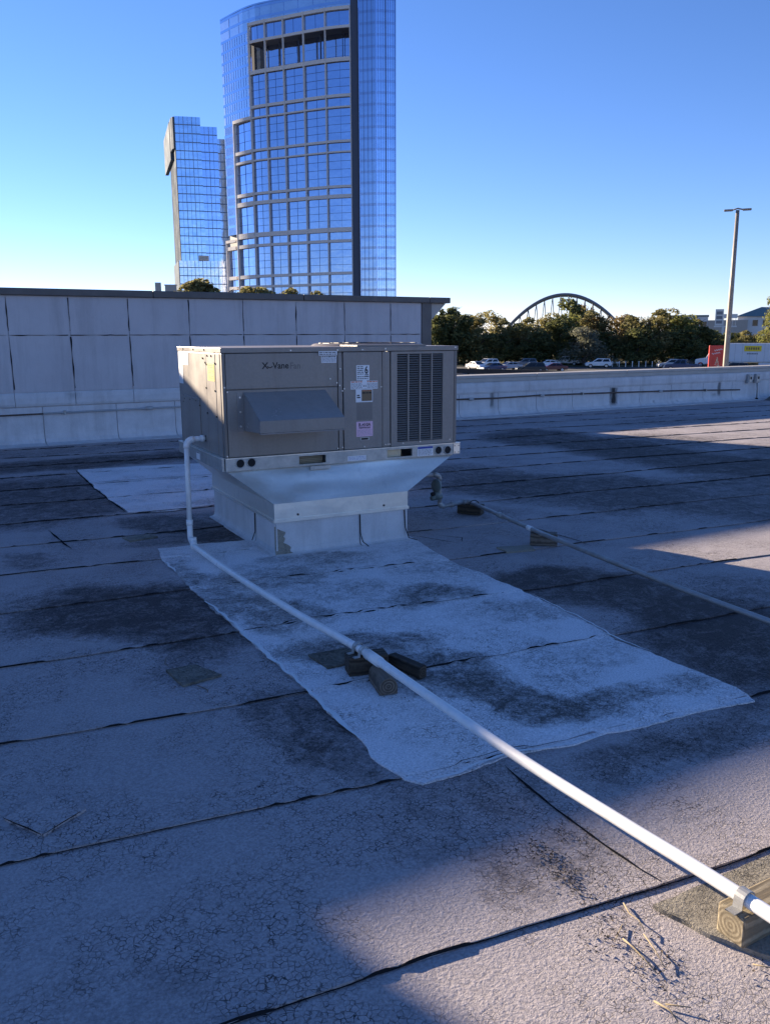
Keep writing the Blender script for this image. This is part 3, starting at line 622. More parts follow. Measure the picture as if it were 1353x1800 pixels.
# labels: each a thin sticker with its print
def sticker(x0, z0, x1, z1, mat, name='sticker', y=-.0065, side=False, par=unit):
    m = (lambda a, b, c: (b, a, c)) if side else (lambda a, b, c: (a, b, c))
    mb = MB().add([m(x0, y, z0), m(x1, y, z0), m(x1, y, z1), m(x0, y, z1), m(x0, y + .0012, z0), m(x1, y + .0012, z0), m(x1, y + .0012, z1), m(x0, y + .0012, z1)], [(0,1,2,3), (4,7,6,5), (0,4,5,1), (1,5,6,2), (2,6,7,3), (3,7,4,0)])
    return mb.build(name, M[mat], par)
def lines(st, x0, z0, x1, z1, n, mat='inkgrey', y=-.0072, fill=.45, side=False):
    mb = MB(); m = (lambda a, b, c: (b, a, c)) if side else (lambda a, b, c: (a, b, c))
    for i in range(n):
        zc = z1 - (z1 - z0) * (i + .5) / n; h = (z1 - z0) / n * fill / 2; x = x0
        while x < x1 - .004:
            w = min(rnd.uniform(.008, .03), x1 - x); mb.add([m(x, y, zc - h), m(x + w, y, zc - h), m(x + w, y, zc + h), m(x, y, zc + h)], [(0,1,2,3)]); x += w + .005
    return mb.build('print', M[mat], st)
def text(body, size, x, z, mat, par, y=-.0074, sx=1.0, side=False, align='LEFT', name='lettering', bold=.0):
    cu = bpy.data.curves.new('t', 'FONT'); cu.body = body; cu.size = size; cu.align_x = align; cu.offset = bold; cu.resolution_u = 3
    ob = bpy.data.objects.new('t', cu); col.objects.link(ob); bpy.context.view_layer.update()
    me = bpy.data.meshes.new_from_object(ob.evaluated_get(bpy.context.evaluated_depsgraph_get())); bpy.data.objects.remove(ob)
    for v in me.vertices: v.co = Vector((y, x - v.co.x * sx, z + v.co.y)) if side else Vector((x + v.co.x * sx, y, z + v.co.y))
    me.materials.clear(); me.materials.append(M[mat]); o = bpy.data.objects.new(name, me); col.objects.link(o); o.parent = par; return o
text('X', .062, .286, 1.322, 'ink', fp, -.0048, 1.05, bold=.0012)
MB().tube([(.327 + .036 * i / 8, -.0052, 1.338 - .010 * math.sin(math.pi * i / 8)) for i in range(9)], .0032, 6).build('lettering', M['ink'], fp)
text('Vane', .062, .366, 1.322, 'ink', fp, -.0048, .95, bold=.0012); text('Fan', .062, .492, 1.319, 'fade', fp, -.0046, .95, bold=.001)
st = sticker(.712, 1.407, .856, 1.437, 'white', y=-.0115); lines(st, .718, 1.41, .85, 1.434, 2, 'ink', -.0122)
st = sticker(.733, 1.354, .852, 1.402, 'white'); lines(st, .738, 1.393, .848, 1.401, 1, 'ink', fill=.8); lines(st, .738, 1.358, .848, 1.39, 5)
st = sticker(1.010, 1.223, 1.116, 1.333, 'white', y=-.0075); text('6', .075, 1.077, 1.272, 'ink', st, -.0084, .75, bold=.002)
lines(st, 1.016, 1.262, 1.068, 1.328, 5, 'ink', -.0084, .4); lines(st, 1.016, 1.228, 1.112, 1.256, 2, 'ink', -.0084, .4)
ub((1.079, -.0085, 1.262), (1.108, -.0078, 1.267), 'print', 'ink', st); ub((1.079, -.0085, 1.250), (1.108, -.0078, 1.255), 'print', 'ink', st)
st = sticker(.962, 1.158, 1.06, 1.218, 'white', y=-.0080); lines(st, .966, 1.207, 1.056, 1.216, 1, 'inkorange', -.0088, .8); lines(st, .966, 1.162, 1.056, 1.203, 6, 'inkgrey', -.0088)
st = sticker(1.092, 1.158, 1.184, 1.218, 'white', y=-.0080); lines(st, 1.096, 1.207, 1.18, 1.216, 1, 'inkorange', -.0088, .8); lines(st, 1.096, 1.162, 1.18, 1.203, 6, 'inkgrey', -.0088)
st = sticker(1.058, 1.160, 1.094, 1.226, 'white', y=-.0090); lines(st, 1.063, 1.172, 1.089, 1.19, 2, 'ink', -.0098)
st = sticker(1.003, 1.062, 1.050, 1.157, 'white', y=-.0075); lines(st, 1.012, 1.09, 1.042, 1.12, 2, 'ink', -.0083, .6)
st = sticker(1.046, 1.062, 1.141, 1.156, 'white', y=-.0085); ub((1.05, -.0093, 1.07), (1.136, -.0087, 1.152), 'print', 'brownlabel', st); lines(st, 1.054, 1.122, 1.132, 1.138, 1, 'ink', -.0096, .7); lines(st, 1.06, 1.142, 1.125, 1.15, 1, 'inkorange', -.0096)
st = sticker(1.005, .806, 1.141, .918, 'pink', y=-.0075); text('R-410A', .034, 1.073, .883, 'ink', st, -.0084, .95, align='CENTER', bold=.0008); text('Refrigerant', .022, 1.073, .866, 'ink', st, -.0084, .95, align='CENTER', bold=.0004); lines(st, 1.012, .812, 1.135, .858, 5, 'inkgrey', -.0084, .22)
sticker(1.01, .93, 1.138, 1.055, 'cabd', 'label_ghost', -.0066)
h = ub((1.034, -.010, .778), (1.110, -.0065, .800), 'latch_plate', 'galvdull', cp); ub((1.044, -.0112, .782), (1.10, -.0102, .795), 'latch_recess', 'dark', h)
st = sticker(.161, 1.236, .327, 1.359, 'yellow', y=-.0068, side=True)
for i in range(3): lines(st, .185, 1.25 + i * .037, .305, 1.276 + i * .037, 2, 'ink', -.0077, .5, True)
st = sticker(1.04, 1.18, 1.165, 1.425, 'white', y=-.006, side=True); st = sticker(.86, 1.33, 1.035, 1.42, 'white', y=-.0062, side=True); lines(st, .88, 1.35, 1.02, 1.41, 4, 'inkgrey', -.007, .3, True)
st = sticker(1.514, .628, 1.652, .702, 'white', y=-.0318); ub((1.516, -.0328, .684), (1.65, -.032, .70), 'print', 'inkblue', st); lines(st, 1.52, .632, 1.645, .68, 6, 'inkgrey', -.0327)
st = sticker(.92, .632, 1.071, .668, 'white', y=-.0318); lines(st, .925, .636, 1.066, .665, 3, 'inkblue', -.0327, .25)
st = sticker(.56, .632, .66, .69, 'white', y=-.0315, side=True); lines(st, .565, .68, .655, .688, 1, 'ink', -.0322, .8, True)
ub((-.012, .462, .784), (-.0045, .505, .826), 'drain_fitting', 'dark')

# curb adapter and curb below the unit
ca = empty('curb_adapter', (*UO[:2], .25), UR, 'shiny galvanised steel transition tapering under the rooftop unit', 'curb adapter')
c0x, c0y, c1x, c1y = .3127, -.124, 1.3457, 1.4025
mid = (c0x - .02, c0y - .02, c1x + .02, c1y + .02); topr = (.0, .0, UL - .02, UW - .01)
zt_, zm = ZB - .25 - .001, .385 - .25
def frus_side(name, i):
    lo = [(mid[0],mid[1]),(mid[2],mid[1]),(mid[2],mid[3]),(mid[0],mid[3])]; hi = [(topr[0],topr[1]),(topr[2],topr[1]),(topr[2],topr[3]),(topr[0],topr[3])]
    n = 28; m_ = 14; v = []; j = (i + 1) % 4; A, B, Cq, D = [Vector((*p, z)) for p, z in ((lo[i], zm), (lo[j], zm), (hi[j], zt_), (hi[i], zt_))]
    nr = (B - A).cross(D - A).normalized()
    for a in range(n + 1):
        for b in range(m_ + 1):
            s_, t = a / n, b / m_; p = (A * (1-s_) + B * s_) * (1-t) + (D * (1-s_) + Cq * s_) * t
            e_ = min(1, s_ * 9, (1 - s_) * 9) * math.sin(math.pi * t)
            v.append(p + nr * e_ * (-.010 - .008 * math.cos(s_ * 9.5) + .010 * noise.noise(Vector((s_ * 3 + i, t * 3, 2.)))))
    return MB().add(v, [(a*(m_+1)+b, (a+1)*(m_+1)+b, (a+1)*(m_+1)+b+1, a*(m_+1)+b+1) for a in range(n) for b in range(m_)]).build(name, M['galv'], ca, True)
for i in range(4): frus_side('sloped_side', i)
for a, b in (((mid[0], mid[1], 0), (mid[2], mid[1] + .004, zm)), ((mid[0], mid[3] - .004, 0), (mid[2], mid[3], zm)), ((mid[0], mid[1] + .0045, 0), (mid[0] + .004, mid[3] - .0045, zm)), ((mid[2] - .004, mid[1] + .0045, 0), (mid[2], mid[3] - .0045, zm))):
    MB().box(a, b).build('flange', M['galv'], ca)
MB().box((mid[0] - .006, mid[1] - .010, .0), (mid[2] + .006, mid[1] - .001, .022)).build('hem', M['galv'], ca); MB().box((mid[0] - .010, mid[1], .0), (mid[0] - .001, mid[3], .022)).build('hem', M['galv'], ca)
for x in (.47, 1.16): MB().tube([(x, mid[1] - .001, .045), (x, mid[1] - .007, .045)], .008, 8).build('screw', M['screwd'], ca)
for x, z in ((.15, .30), (1.72, .30), (1.52, .24)):
    pass
MB().box((.62, -.034, .34), (.78, -.0305, .365)).build('bracket_clip', M['galvdull'], ca)
cb = empty('roof_curb', UO, UR, 'felt-wrapped roof curb under the galvanised adapter', 'curb')
zc = .262
MB().box((c0x, c0y, -.02), (c1x, c1y, zc)).build('curb_core', M['flash'], cb)
def felt(u0, u1, face, lift=.016, z1=zc - .012):
    prof = [(-.001, .0), (-.001, z1), (-.010, z1), (-.012, .05), (-.018, .025), (-.035, .014), (-.06, .012), (-.06, .0)]
    n = len(prof); v = []
    for u in (u0, u1):
        for d, z in prof:
            d2 = d - (lift - .016)
            v.append((u, c0y + d2, z) if face == 'f' else (c0x + d2, u, z) if face == 'l' else (c1x - d2, u, z))
    return MB().add(v, [tuple(range(n)), tuple(range(2*n-1, n-1, -1))] + [(i, n+i, n+(i+1)%n, (i+1)%n) for i in range(n)]).build('curb_flashing', M['flash'], cb)
felt(c0x - .02, c0x + .645, 'f'); felt(c0x + .655, c1x + .02, 'f', .018); felt(c0y - .02, c0y + .42, 'l'); felt(c0y + .43, c1y, 'l', .018); felt(c0y - .02, c1y, 'r')
def flatbead(pts, w, par=cb):
    mb = MB()
    for a, b in zip(pts, pts[1:]): mb.tube([a, b], w, 6)
    return mb.build('tar_streak', M['tar'], par)
v = []; n = 18
for i in range(n + 1):
    t = i / n; z = .02 + .20 * t; ww = .11 * (1 - t * .62) + .035 * noise.noise(Vector((3.3, z * 26, 1.))) + .02 * noise.noise(Vector((1.3, z * 70, 1.)))
    off = -.0155 - .03 * max(0, (.05 - z) / .05); v += [(c0x - .022, c0y + off, z), (c0x - .022 + ww, c0y + off - .0008, z)]
MB().add(v, [(2*i, 2*i+1, 2*i+3, 2*i+2) for i in range(n)]).build('torn_felt', M['pad'], cb)
flatbead([(c0x + .65, c0y - .018, .24), (c0x + .652, c0y - .02, .1), (c0x + .66, c0y - .045, .04), (c0x + .675, c0y - .11, .018)], .0035)
flatbead([(c0x - .018, c0y + .425, .24), (c0x - .02, c0y + .42, .1), (c0x - .05, c0y + .41, .035)], .0035)
flatbead([(c1x - .01, c0y - .02, .24), (c1x + .0, c0y - .022, .1), (c1x + .01, c0y - .06, .03), (c1x + .05, c0y - .12, .02)], .0035)

# ------------------------------------------------------------------ white condensate pipe
pv = empty('condensate_pipe', (0, 0, 0), 0, 'long white plastic drain pipe running across the roof from the unit', 'pipe')
rx, ry = 1.846, 6.035; PR = .0192
def arc(a, c, b, n=6):
    a, c, b = Vector(a), Vector(c), Vector(b); return [((1-t)**2) * a + 2*t*(1-t) * c + t*t * b for t in [i / n for i in range(n + 1)]]
MB().tube([(1.99, 6.027, .805), (1.90, 6.031, .803)], PR, 14).build('stub', M['pvc'], pv, True)
MB().tube([(1.985, 6.0272, .805), (1.955, 6.0285, .8045)], PR * 1.3, 14).build('coupling', M['pvc'], pv, True)
MB().tube(arc((1.905, 6.031, .803), (rx, ry, .80), (rx, ry, .74)), PR * 1.28, 14).build('elbow', M['pvc'], pv, True)
MB().tube([(rx, ry, .76), (rx - .008, ry - .006, .19)], PR, 14).build('riser', M['pvc'], pv, True)
MB().tube([(rx - .008, ry - .006, .20), (rx - .009, ry - .007, .16)], PR * 1.28, 14).build('coupling', M['pvc'], pv, True)
MB().tube([(rx - .009, ry - .007, .17)] + arc((rx - .01, ry - .008, .09), (rx - .01, ry - .01, .04), (rx - .012, ry - .07, .04)), PR * 1.1, 14).build('elbow', M['pvc'], pv, True)
MB().tube([(rx - .01, 5.97, .042), (1.80, 5.82, .046)], PR * 1.32, 14).build('tee', M['pvc'], pv, True)
MB().tube([(rx - .016, 5.93, .045), (rx - .016, 5.93, .085)], PR * 1.2, 14).build('tee_branch', M['pvc'], pv, True)
run = [Vector((1.80, 5.84, .046)), Vector((1.775, 5.0, .055)), Vector((1.758, 4.0, .085)), Vector((1.755, 3.2, .122)), Vector((1.752, 2.9, .119)), Vector((1.749, 2.1, .107)), Vector((1.756, 1.58, .112)), Vector((1.757, 1.18, .1225)), Vector((1.757, .4, .12))]
pl = []
for i in range(len(run) - 1):
    for q in range(8):
        t = q / 8; p0, p1, p2, p3 = run[max(i-1, 0)], run[i], run[i+1], run[min(i+2, len(run)-1)]
        pl.append(.5 * ((2*p1) + (p2-p0)*t + (2*p0-5*p1+4*p2-p3)*t*t + (3*p1-p0-3*p2+p3)*t*t*t))
pl.append(run[-1])
MB().tube(pl, PR, 16).build('pipe_run', M['pvc'], pv, True)
MB().tube([(1.7547, 3.155, .1215), (1.7532, 3.04, .1205)], PR * 1.27, 16).build('coupling', M['pvc'], pv, True)
def strap(x, y, zb, zc_, mat='galvdull', w=.011, par=pv, R_=.0225, ry_=0):
    # a U strap over the pipe along y
    prof = [(-.055, zb + .001), (-R_ - .004, zb + .001)] + [(-(R_) * math.cos(math.pi * i / 8), zc_ + R_ * math.sin(math.pi * i / 8)) for i in range(9)] + [(R_ + .004, zb + .001), (.055, zb + .001)]
    v = []; n = len(prof)
    for yy in (-w, w):
        for a, z in prof: v.append((x + a, y + yy, z))
    for yy in (-w, w):
        for i, (a, z) in enumerate(prof): v.append((x + a * (1.0 if abs(a) > R_ else 1.09), y + yy, z + (.003 if abs(a) >= R_ else .003)))
    f = []
    for i in range(n - 1): f += [(i, i+1, n+i+1, n+i), (2*n+i, 3*n+i, 3*n+i+1, 2*n+i+1), (i, 2*n+i, 2*n+i+1, i+1), (n+i, n+i+1, 3*n+i+1, 3*n+i)]
    return MB().add(v, f).build('pipe_strap', M[mat], par)
strap(1.755, 3.25, .0985, .1225); strap(1.755, 3.19, .0985, .122); strap(1.757, 1.178, .0995, .1225, 'galvdull', .014)

def block(loc, dims, rz, label, mat, rnd_top=0):
    l, w, h = dims
    if rnd_top:
        prof = [(-w/2, -h/2), (w/2, -h/2)] + [(w/2 * math.cos(math.pi * i / 10), -h * .05 + h * .55 * math.sin(math.pi * i / 10)) for i in range(11)]
        o = MB().extr(prof, -l/2, l/2).build('timber_block', M[mat], None)
    else:
        o = MB().box((-l/2, -w/2, -h/2), (l/2, w/2, h/2)).build('timber_block', M[mat], None, bevel=.006)
    o.location = (loc[0], loc[1], loc[2] + h / 2); o.rotation_euler.z = rz
    return tag(o, label, 'timber block', 'timber blocks carrying the pipes')
block((1.905, 1.178, .0135), (.38, .084, .086), -.02, 'sunlit yellowish timber block with growth rings under the white pipe end', 'wood')
block((1.785, 3.22, .008), (.19, .092, .090), -.25, 'dark damp timber block strapped beneath the white pipe', 'woodd')
block((1.762, 3.03, .008), (.18, .082, .075), R(90) - .25, 'short half-round log offcut lying in front of the damp block', 'woodg', 1)
block((1.945, 3.12, .008), (.22, .045, .06), R(90) + .18, 'dark split timber offcut leaning beyond the white pipe', 'woodd')
block((4.31, 5.86, .006), (.22, .10, .085), R(-55), 'dark timber block under the gas pipe elbow', 'woodd')
block((4.11, 4.665, .006), (.20, .10, .09), R(-40), 'pale grey timber block under the straight gas pipe', 'woodg')

# ------------------------------------------------------------------ gas pipe
gp = empty('gas_pipe', (0, 0, 0), 0, 'grey steel gas pipe with regulator running across roof from unit', 'pipe')
GR = .017
MB().tube([(3.42, 5.88, .385), (3.93, 5.868, .385)], GR, 12).build('stub', M['gas'], gp, True)
MB().tube(arc((3.92, 5.868, .385), (3.98, 5.866, .385), (3.98, 5.866, .33)), GR * 1.35, 12).build('elbow', M['gas'], gp, True)
MB().tube([(3.98, 5.866, .34), (3.985, 5.866, .13)], GR, 12).build('riser', M['gas'], gp, True)
MB().tube([(3.982, 5.866, .22), (3.982, 5.866, .17)], GR * 1.4, 12).build('union', M['gas'], gp, True)
MB().tube(arc((3.985, 5.866, .14), (3.985, 5.866, .10), (4.03, 5.868, .10)), GR * 1.35, 12).build('elbow', M['gas'], gp, True)
MB().tube([(4.02, 5.868, .10), (4.25, 5.875, .112)], GR, 12).build('pipe_run', M['gas'], gp, True)
MB().tube([(4.10, 5.87, .104), (4.13, 5.871, .105)], GR * 1.45, 12).build('union', M['gas'], gp, True)
MB().tube(arc((4.24, 5.875, .112), (4.30, 5.878, .113), (4.285, 5.81, .113)), GR * 1.35, 12).build('elbow', M['gas'], gp, True)
MB().tube([(4.285, 5.82, .113), (4.16, 5.22, .114), (4.035, 4.62, .114), (3.92, 3.91, .113), (3.80, 3.11, .112), (3.74, 2.53, .11), (3.66, 1.6, .105)], GR, 12).build('pipe_run', M['gas'], gp, True)
MB().tube([(4.175, 5.29, .114), (4.16, 5.22, .114)], GR * 1.4, 12).build('coupling', M['galvdull'], gp, True); MB().tube([(4.075, 4.81, .114), (4.06, 4.74, .114)], GR * 1.12, 12).build('pipe_wrap', M['white'], gp, True)
strap(4.20, 5.5, .006, .114, 'gas', .006, gp, .019) if False else None
MB().tube([(4.33 + .0, 5.86, .10)] + [(4.27 + .05 * math.cos(a), 5.76, .11 + .035 * math.sin(a)) for a in (0, .6, 1.2, 1.8, 2.4, 3.1)], .004, 6).build('pipe_strap', M['dark'], gp)
rg = MB().tube([(3.885, 5.80, .30), (3.905, 5.80, .30), (3.905, 5.80, .30), (3.925, 5.80, .30)], [.05, .062, .062, .05], 18).build('regulator', M['reg'], gp, True)
MB().tube([(3.925, 5.80, .30), (3.97, 5.84, .29)], .016, 10).build('regulator_neck', M['reg'], gp, True)
MB().tube([(3.905, 5.80, .25), (3.905, 5.80, .19)], [.03, .034], 12).build('regulator_body', M['reg'], gp, True); MB().tube([(3.85, 5.79, .235), (3.92, 5.80, .235)], .016, 10).build('regulator_port', M['dark'], gp, True)
MB().tube([(3.85, 5.79, .20), (3.96, 5.81, .20)], .022, 10).build('regulator_outlet', M['reg'], gp, True)

# ------------------------------------------------------------------ litter on the near roof
def litter_twig(pts, r):
    return MB().tube([(x, y, roof_z(x, y) + .006 + h) for x, y, h in pts], [r * (1 - .6 * i / len(pts)) for i in range(len(pts))], 5)
tg = [([(1.598,1.432,.0),(1.575,1.39,.004),(1.57,1.35,.01),(1.553,1.315,.006)], .0022), ([(1.49,1.33,.0),(1.483,1.29,.006),(1.478,1.25,.004),(1.47,1.20,.0)], .0026), ([(1.55,1.315,0),(1.52,1.25,.008),(1.50,1.20,.002)], .0018), ([(1.395,1.14,0),(1.40,1.10,.006),(1.395,1.07,0)], .0026), ([(1.41,1.12,0),(1.45,1.08,.004)], .002), ([(1.70,1.10,0),(1.715,1.06,.012)], .002), ([(1.53,1.37,0),(1.46,1.33,.003)], .0015)]
for i, (pts, r_) in enumerate(tg):
    o = litter_twig(pts, r_).build('dry_twig', M['twig'], None, True); tag(o, 'dry pale twig lying on the sunlit roof near the timber block', 'twig', 'dry twigs on the sunlit roof')
mb = MB()
def flake(x, y, s_):
    a = rnd.uniform(0, 6.28); m = Matrix.Translation((x, y, roof_z(x, y) + .007)) @ Matrix.Rotation(a, 4, 'Z') @ Matrix.Rotation(rnd.uniform(-.5, .5), 4, 'X')
    w = s_ * rnd.uniform(.2, .5); mb.add([m @ Vector(p) for p in ((-s_, 0, 0), (0, -w, .002), (s_, 0, 0), (0, w, .004))], [(0,1,2), (0,2,3)])
for i in range(230):
    t = rnd.random(); x = 1.575 - .14 * t + rnd.gauss(0, .014 + .05 * t * t); y = 1.77 - .62 * t + rnd.gauss(0, .02); flake(x, y, rnd.uniform(.0015, .007 - .002 * t))
for cxx, cyy, nn, sp_ in ((1.674, 1.756, 22, .016), (1.577, 1.779, 18, .012), (1.545, 1.70, 60, .02), (1.515, 1.60, 80, .022), (1.41, 1.36, 40, .04), (1.47, 1.29, 80, .04), (1.50, 1.22, 70, .05), (1.73, 1.08, 50, .04), (2.1, 3.2, 60, .12), (1.75, 2.98, 20, .08), (2.0, 6.35, 60, .18)):
    for i in range(nn // 2): flake(rnd.gauss(cxx, sp_), rnd.gauss(cyy, sp_), rnd.uniform(.0015, .006))
tag(mb.build('leaf_litter', M['deadleaf'], None), 'dark crumbs of dead leaf and dirt scattered on the roof', 'litter', kind='stuff')

# ------------------------------------------------------------------ ground beyond
GZ = -4.3
tag(MB().add([(-2500,-2500,GZ),(2500,-2500,GZ),(2500,2500,GZ),(-2500,2500,GZ)], [(0,1,2,3)]).build('ground', M['asphalt']), kind='structure')
tag(MB().prism([(60,175),(92,139),(118,117),(142,98),(175,72),(260,110),(210,200),(100,240)], GZ + .05, GZ + .12).build('verge', M['grass']), kind='structure')
rl = empty('guard_rail', (0, 0, GZ), 0, 'low dark timber edge rail along the near side of the car park', 'rail')
a, b = Vector((66, 121, 0)), Vector((86, 78, 0)); nseg = 14
for i in range(nseg):
    p, q = a + (b - a) * i / nseg, a + (b - a) * (i + .985) / nseg; d = (q - p).normalized(); nn = Vector((-d.y, d.x, 0)) * .12
    MB().add([p - nn + Vector((0,0,.35)), q - nn + Vector((0,0,.35)), q + nn + Vector((0,0,.35)), p + nn + Vector((0,0,.35)), p - nn + Vector((0,0,1.05)), q - nn + Vector((0,0,1.05)), q + nn + Vector((0,0,1.05)), p + nn + Vector((0,0,1.05))], [(3,2,1,0),(4,5,6,7),(0,1,5,4),(1,2,6,5),(2,3,7,6),(3,0,4,7)]).build('rail_beam', M['bark'], rl)
    MB().box((p.x - .12, p.y - .12, 0), (p.x + .12, p.y + .12, .8)).build('rail_post', M['bark'], rl)

# ------------------------------------------------------------------ cars
def bev_box(name, mats, parent, prof, w, inset=None, bevel=.06):
    # side profile (x, z) extruded across y
    n = len(prof); v = []
    for s_ in (-1, 1):
        for i, (x, z) in enumerate(prof): v.append((x, s_ * (w / 2 - (inset[i] if inset else 0)), z))
    f = [tuple(range(n)), tuple(range(2*n-1, n-1, -1))] + [(i, n+i, n+(i+1)%n, (i+1)%n) for i in range(n)]
    return MB().add(v, f).build(name, mats, parent, bevel=bevel)
SPEC = {  # body profile, cabin profile, wheel x
    'sedan': ([(-2.3,.35),(-2.35,.6),(-2.25,.92),(-1.4,.98),(1.0,.95),(1.9,.82),(2.25,.68),(2.3,.35)], [(-1.75,.93),(-1.05,1.4),(.15,1.44),(1.15,.92)], 1.38, 1.8),
    'suv': ([(-2.3,.4),(-2.35,.7),(-2.3,1.05),(-1.4,1.1),(1.1,1.08),(2.05,.98),(2.3,.8),(2.32,.4)], [(-2.22,1.04),(-1.95,1.66),(.2,1.72),(1.2,1.04)], 1.4, 1.88),
    'pickup': ([(-2.8,.5),(-2.82,1.12),(-.55,1.15),(1.3,1.15),(2.5,1.05),(2.75,.9),(2.8,.45)], [(-.75,1.1),(-.6,1.82),(.75,1.86),(1.5,1.12)], 1.75, 1.95)}
def car(kind, pm_, x, y, head, label):
    body, cabin, wx, w = SPEC[kind]
    c = empty('parked_' + {'sedan': 'car', 'suv': 'suv', 'pickup': 'pickup'}[kind], (x, y, GZ), head, label, 'pickup' if kind == 'pickup' else 'car', 'cars parked in the car park')
    b = bev_box('body', pm_, c, body, w, None, .07)
    bev_box('cabin', pm_, c, cabin, w - .1, [0, .2, .2, 0], .04)
    cx0 = [p[0] for p in cabin]; cz = [p[1] for p in cabin]
    for s_ in (-1, 1):
        hw = (w - .1) / 2; nn = 2
        for k in range(nn):
            t0, t1 = k / nn + .03, (k + 1) / nn - .03
            bl, br = cx0[0] + .15 + (cx0[3] - cx0[0] - .4) * t0, cx0[0] + .15 + (cx0[3] - cx0[0] - .4) * t1
            tl, tr_ = cx0[1] + .06 + (cx0[2] - cx0[1] - .1) * t0, cx0[1] + .06 + (cx0[2] - cx0[1] - .1) * t1
            zb_, zt2 = cz[0] + .1, cz[1] - .08
            MB().add([(bl, s_ * (hw - .02 + .012), zb_), (br, s_ * (hw - .02 + .012), zb_), (tr_, s_ * (hw - .17 + .012), zt2), (tl, s_ * (hw - .17 + .012), zt2)], [(0,1,2,3)]).build('side_window', M['cglass'], c)
    for (xa, za, xb, zb2, nm, o) in ((cx0[3], cz[3], cx0[2], cz[2], 'windscreen', .02), (cx0[0], cz[0], cx0[1], cz[1], 'rear_window', -.02)):
        hw = (w - .1) / 2
        P_ = lambda t, ss, g: (xa + (xb - xa) * t + o, ss * (hw - .2 * t - .1), za + (zb2 - za) * t + .012)
        MB().add([P_(.12, -1, 0), P_(.12, 1, 0), P_(.9, 1, 0), P_(.9, -1, 0)], [(0,1,2,3)]).build(nm, M['cglass'], c)
    r_ = .33 if kind == 'sedan' else .38
    for sx in (-1, 1):
        for s_ in (-1, 1):
            t = MB().tube([(sx * wx, s_ * (w / 2 - .2), r_), (sx * wx, s_ * (w / 2 + .015), r_)], r_, 18).build('wheel', M['tyre'], c)
            MB().tube([(sx * wx, s_ * (w / 2 + .015), r_), (sx * wx, s_ * (w / 2 + .025), r_)], r_ * .62, 14).build('rim', M['rim'], t)
    fx, rx_ = body[-2][0], body[1][0]
    for s_ in (-1, 1):
        MB().box((fx - .12, s_ * (w / 2 - .3) - .18, body[-2][1] - .10), (fx + .03, s_ * (w / 2 - .3) + .18, body[-2][1] + .03)).build('headlight', M['lampw'], c)
        MB().box((rx_ - .03, s_ * (w / 2 - .2) - .14, body[1][1] + .05), (rx_ + .1, s_ * (w / 2 - .2) + .14, body[1][1] + .25)).build('tail_light', M['lampr'], c)
    return c
V = lambda x, y: math.atan2(y, x)          # heading helpers: bearing seen from the roof
def head(x, y, off): return math.atan2(y, x) + R(off)
car('sedan', M['pw'], 89.4, 120.4, head(89.4, 120.4, 215), 'white saloon car tucked behind the white estate near the tall wall')
car('suv', M['pw'], 95.6, 125.8, head(95.6, 125.8, 130), 'white suv with dark windows behind the dark blue saloon')
car('sedan', M['pbl'], 87.3, 113.3, head(87.3, 113.3, 125), 'dark blue saloon car in front of the white suv')
car('sedan', M['ps'], 92.5, 115.5, head(92.5, 115.5, 120), 'silver saloon car parked beside the dark blue saloon')
car('suv', M['pg'], 102.2, 123.1, head(102.2, 123.1, 110), 'dark grey suv half hidden behind the black suv')
car('suv', M['pb'], 87.7, 104.0, head(87.7, 104, 100), 'black suv parked beside the dark red saloon')
car('sedan', M['pw'], 105.4, 120.4, head(105.4, 120.4, 105), 'white saloon car showing behind the dark red saloon')
car('sedan', M['pr'], 94.2, 106.3, head(94.2, 106.3, 110), 'dark red saloon car in the car park')
car('pickup', M['pw'], 116.2, 126.8, head(116.2, 126.8, 70), 'white pickup truck with open bed before the trees')
car('suv', M['pw'], 112.1, 114.2, head(112.1, 114.2, 95), 'white suv seen side on, standing alone by the trees')
car('suv', M['ps'], 119.2, 103.7, head(119.2, 103.7, 105), 'pale silver suv behind the dark blue pickup')
car('pickup', M['pbl'], 114.4, 97.0, head(114.4, 97, 78), 'dark blue pickup truck left of the white lorry')
car('suv', M['pg'], 135.5, 112.4, head(135.5, 112.4, 110), 'grey suv beyond the nose of the white lorry')
car('suv', M['pb'], 111.3, 84.9, head(111.3, 84.9, 95), 'dark saloon car in front of the long white trailer')

# posts and low white rail beyond
for i, (x, y) in enumerate(((112.5,111.0),(113.3,110.1),(114.1,109.3),(114.9,108.4),(115.7,107.6),(116.5,106.7),(117.3,105.9),(118.0,105.0),(118.8,104.2))):
    o = MB().tube([(0,0,0),(0,0,1.0),(0,0,1.05)], [.08,.08,.05], 8).build('marker_post', M['bwhite'], None, loc=(x + 3, y + 3, GZ + .12)); tag(o, 'short pale post in the row along the tree edge', 'post', 'posts along the tree edge')
e = empty('barrier_rail', (118.5, 118.5, GZ + .12), R(-47), 'low white metal barrier rail beside the lone white suv', 'barrier')
MB().box((-2.5, -.05, .45), (2.5, .05, .75)).build('rail_beam', M['bwhite'], e)
for xx in (-2, 0, 2): MB().box((xx - .06, .055, 0), (xx + .06, .15, .7)).build('rail_post', M['galvdull'], e)

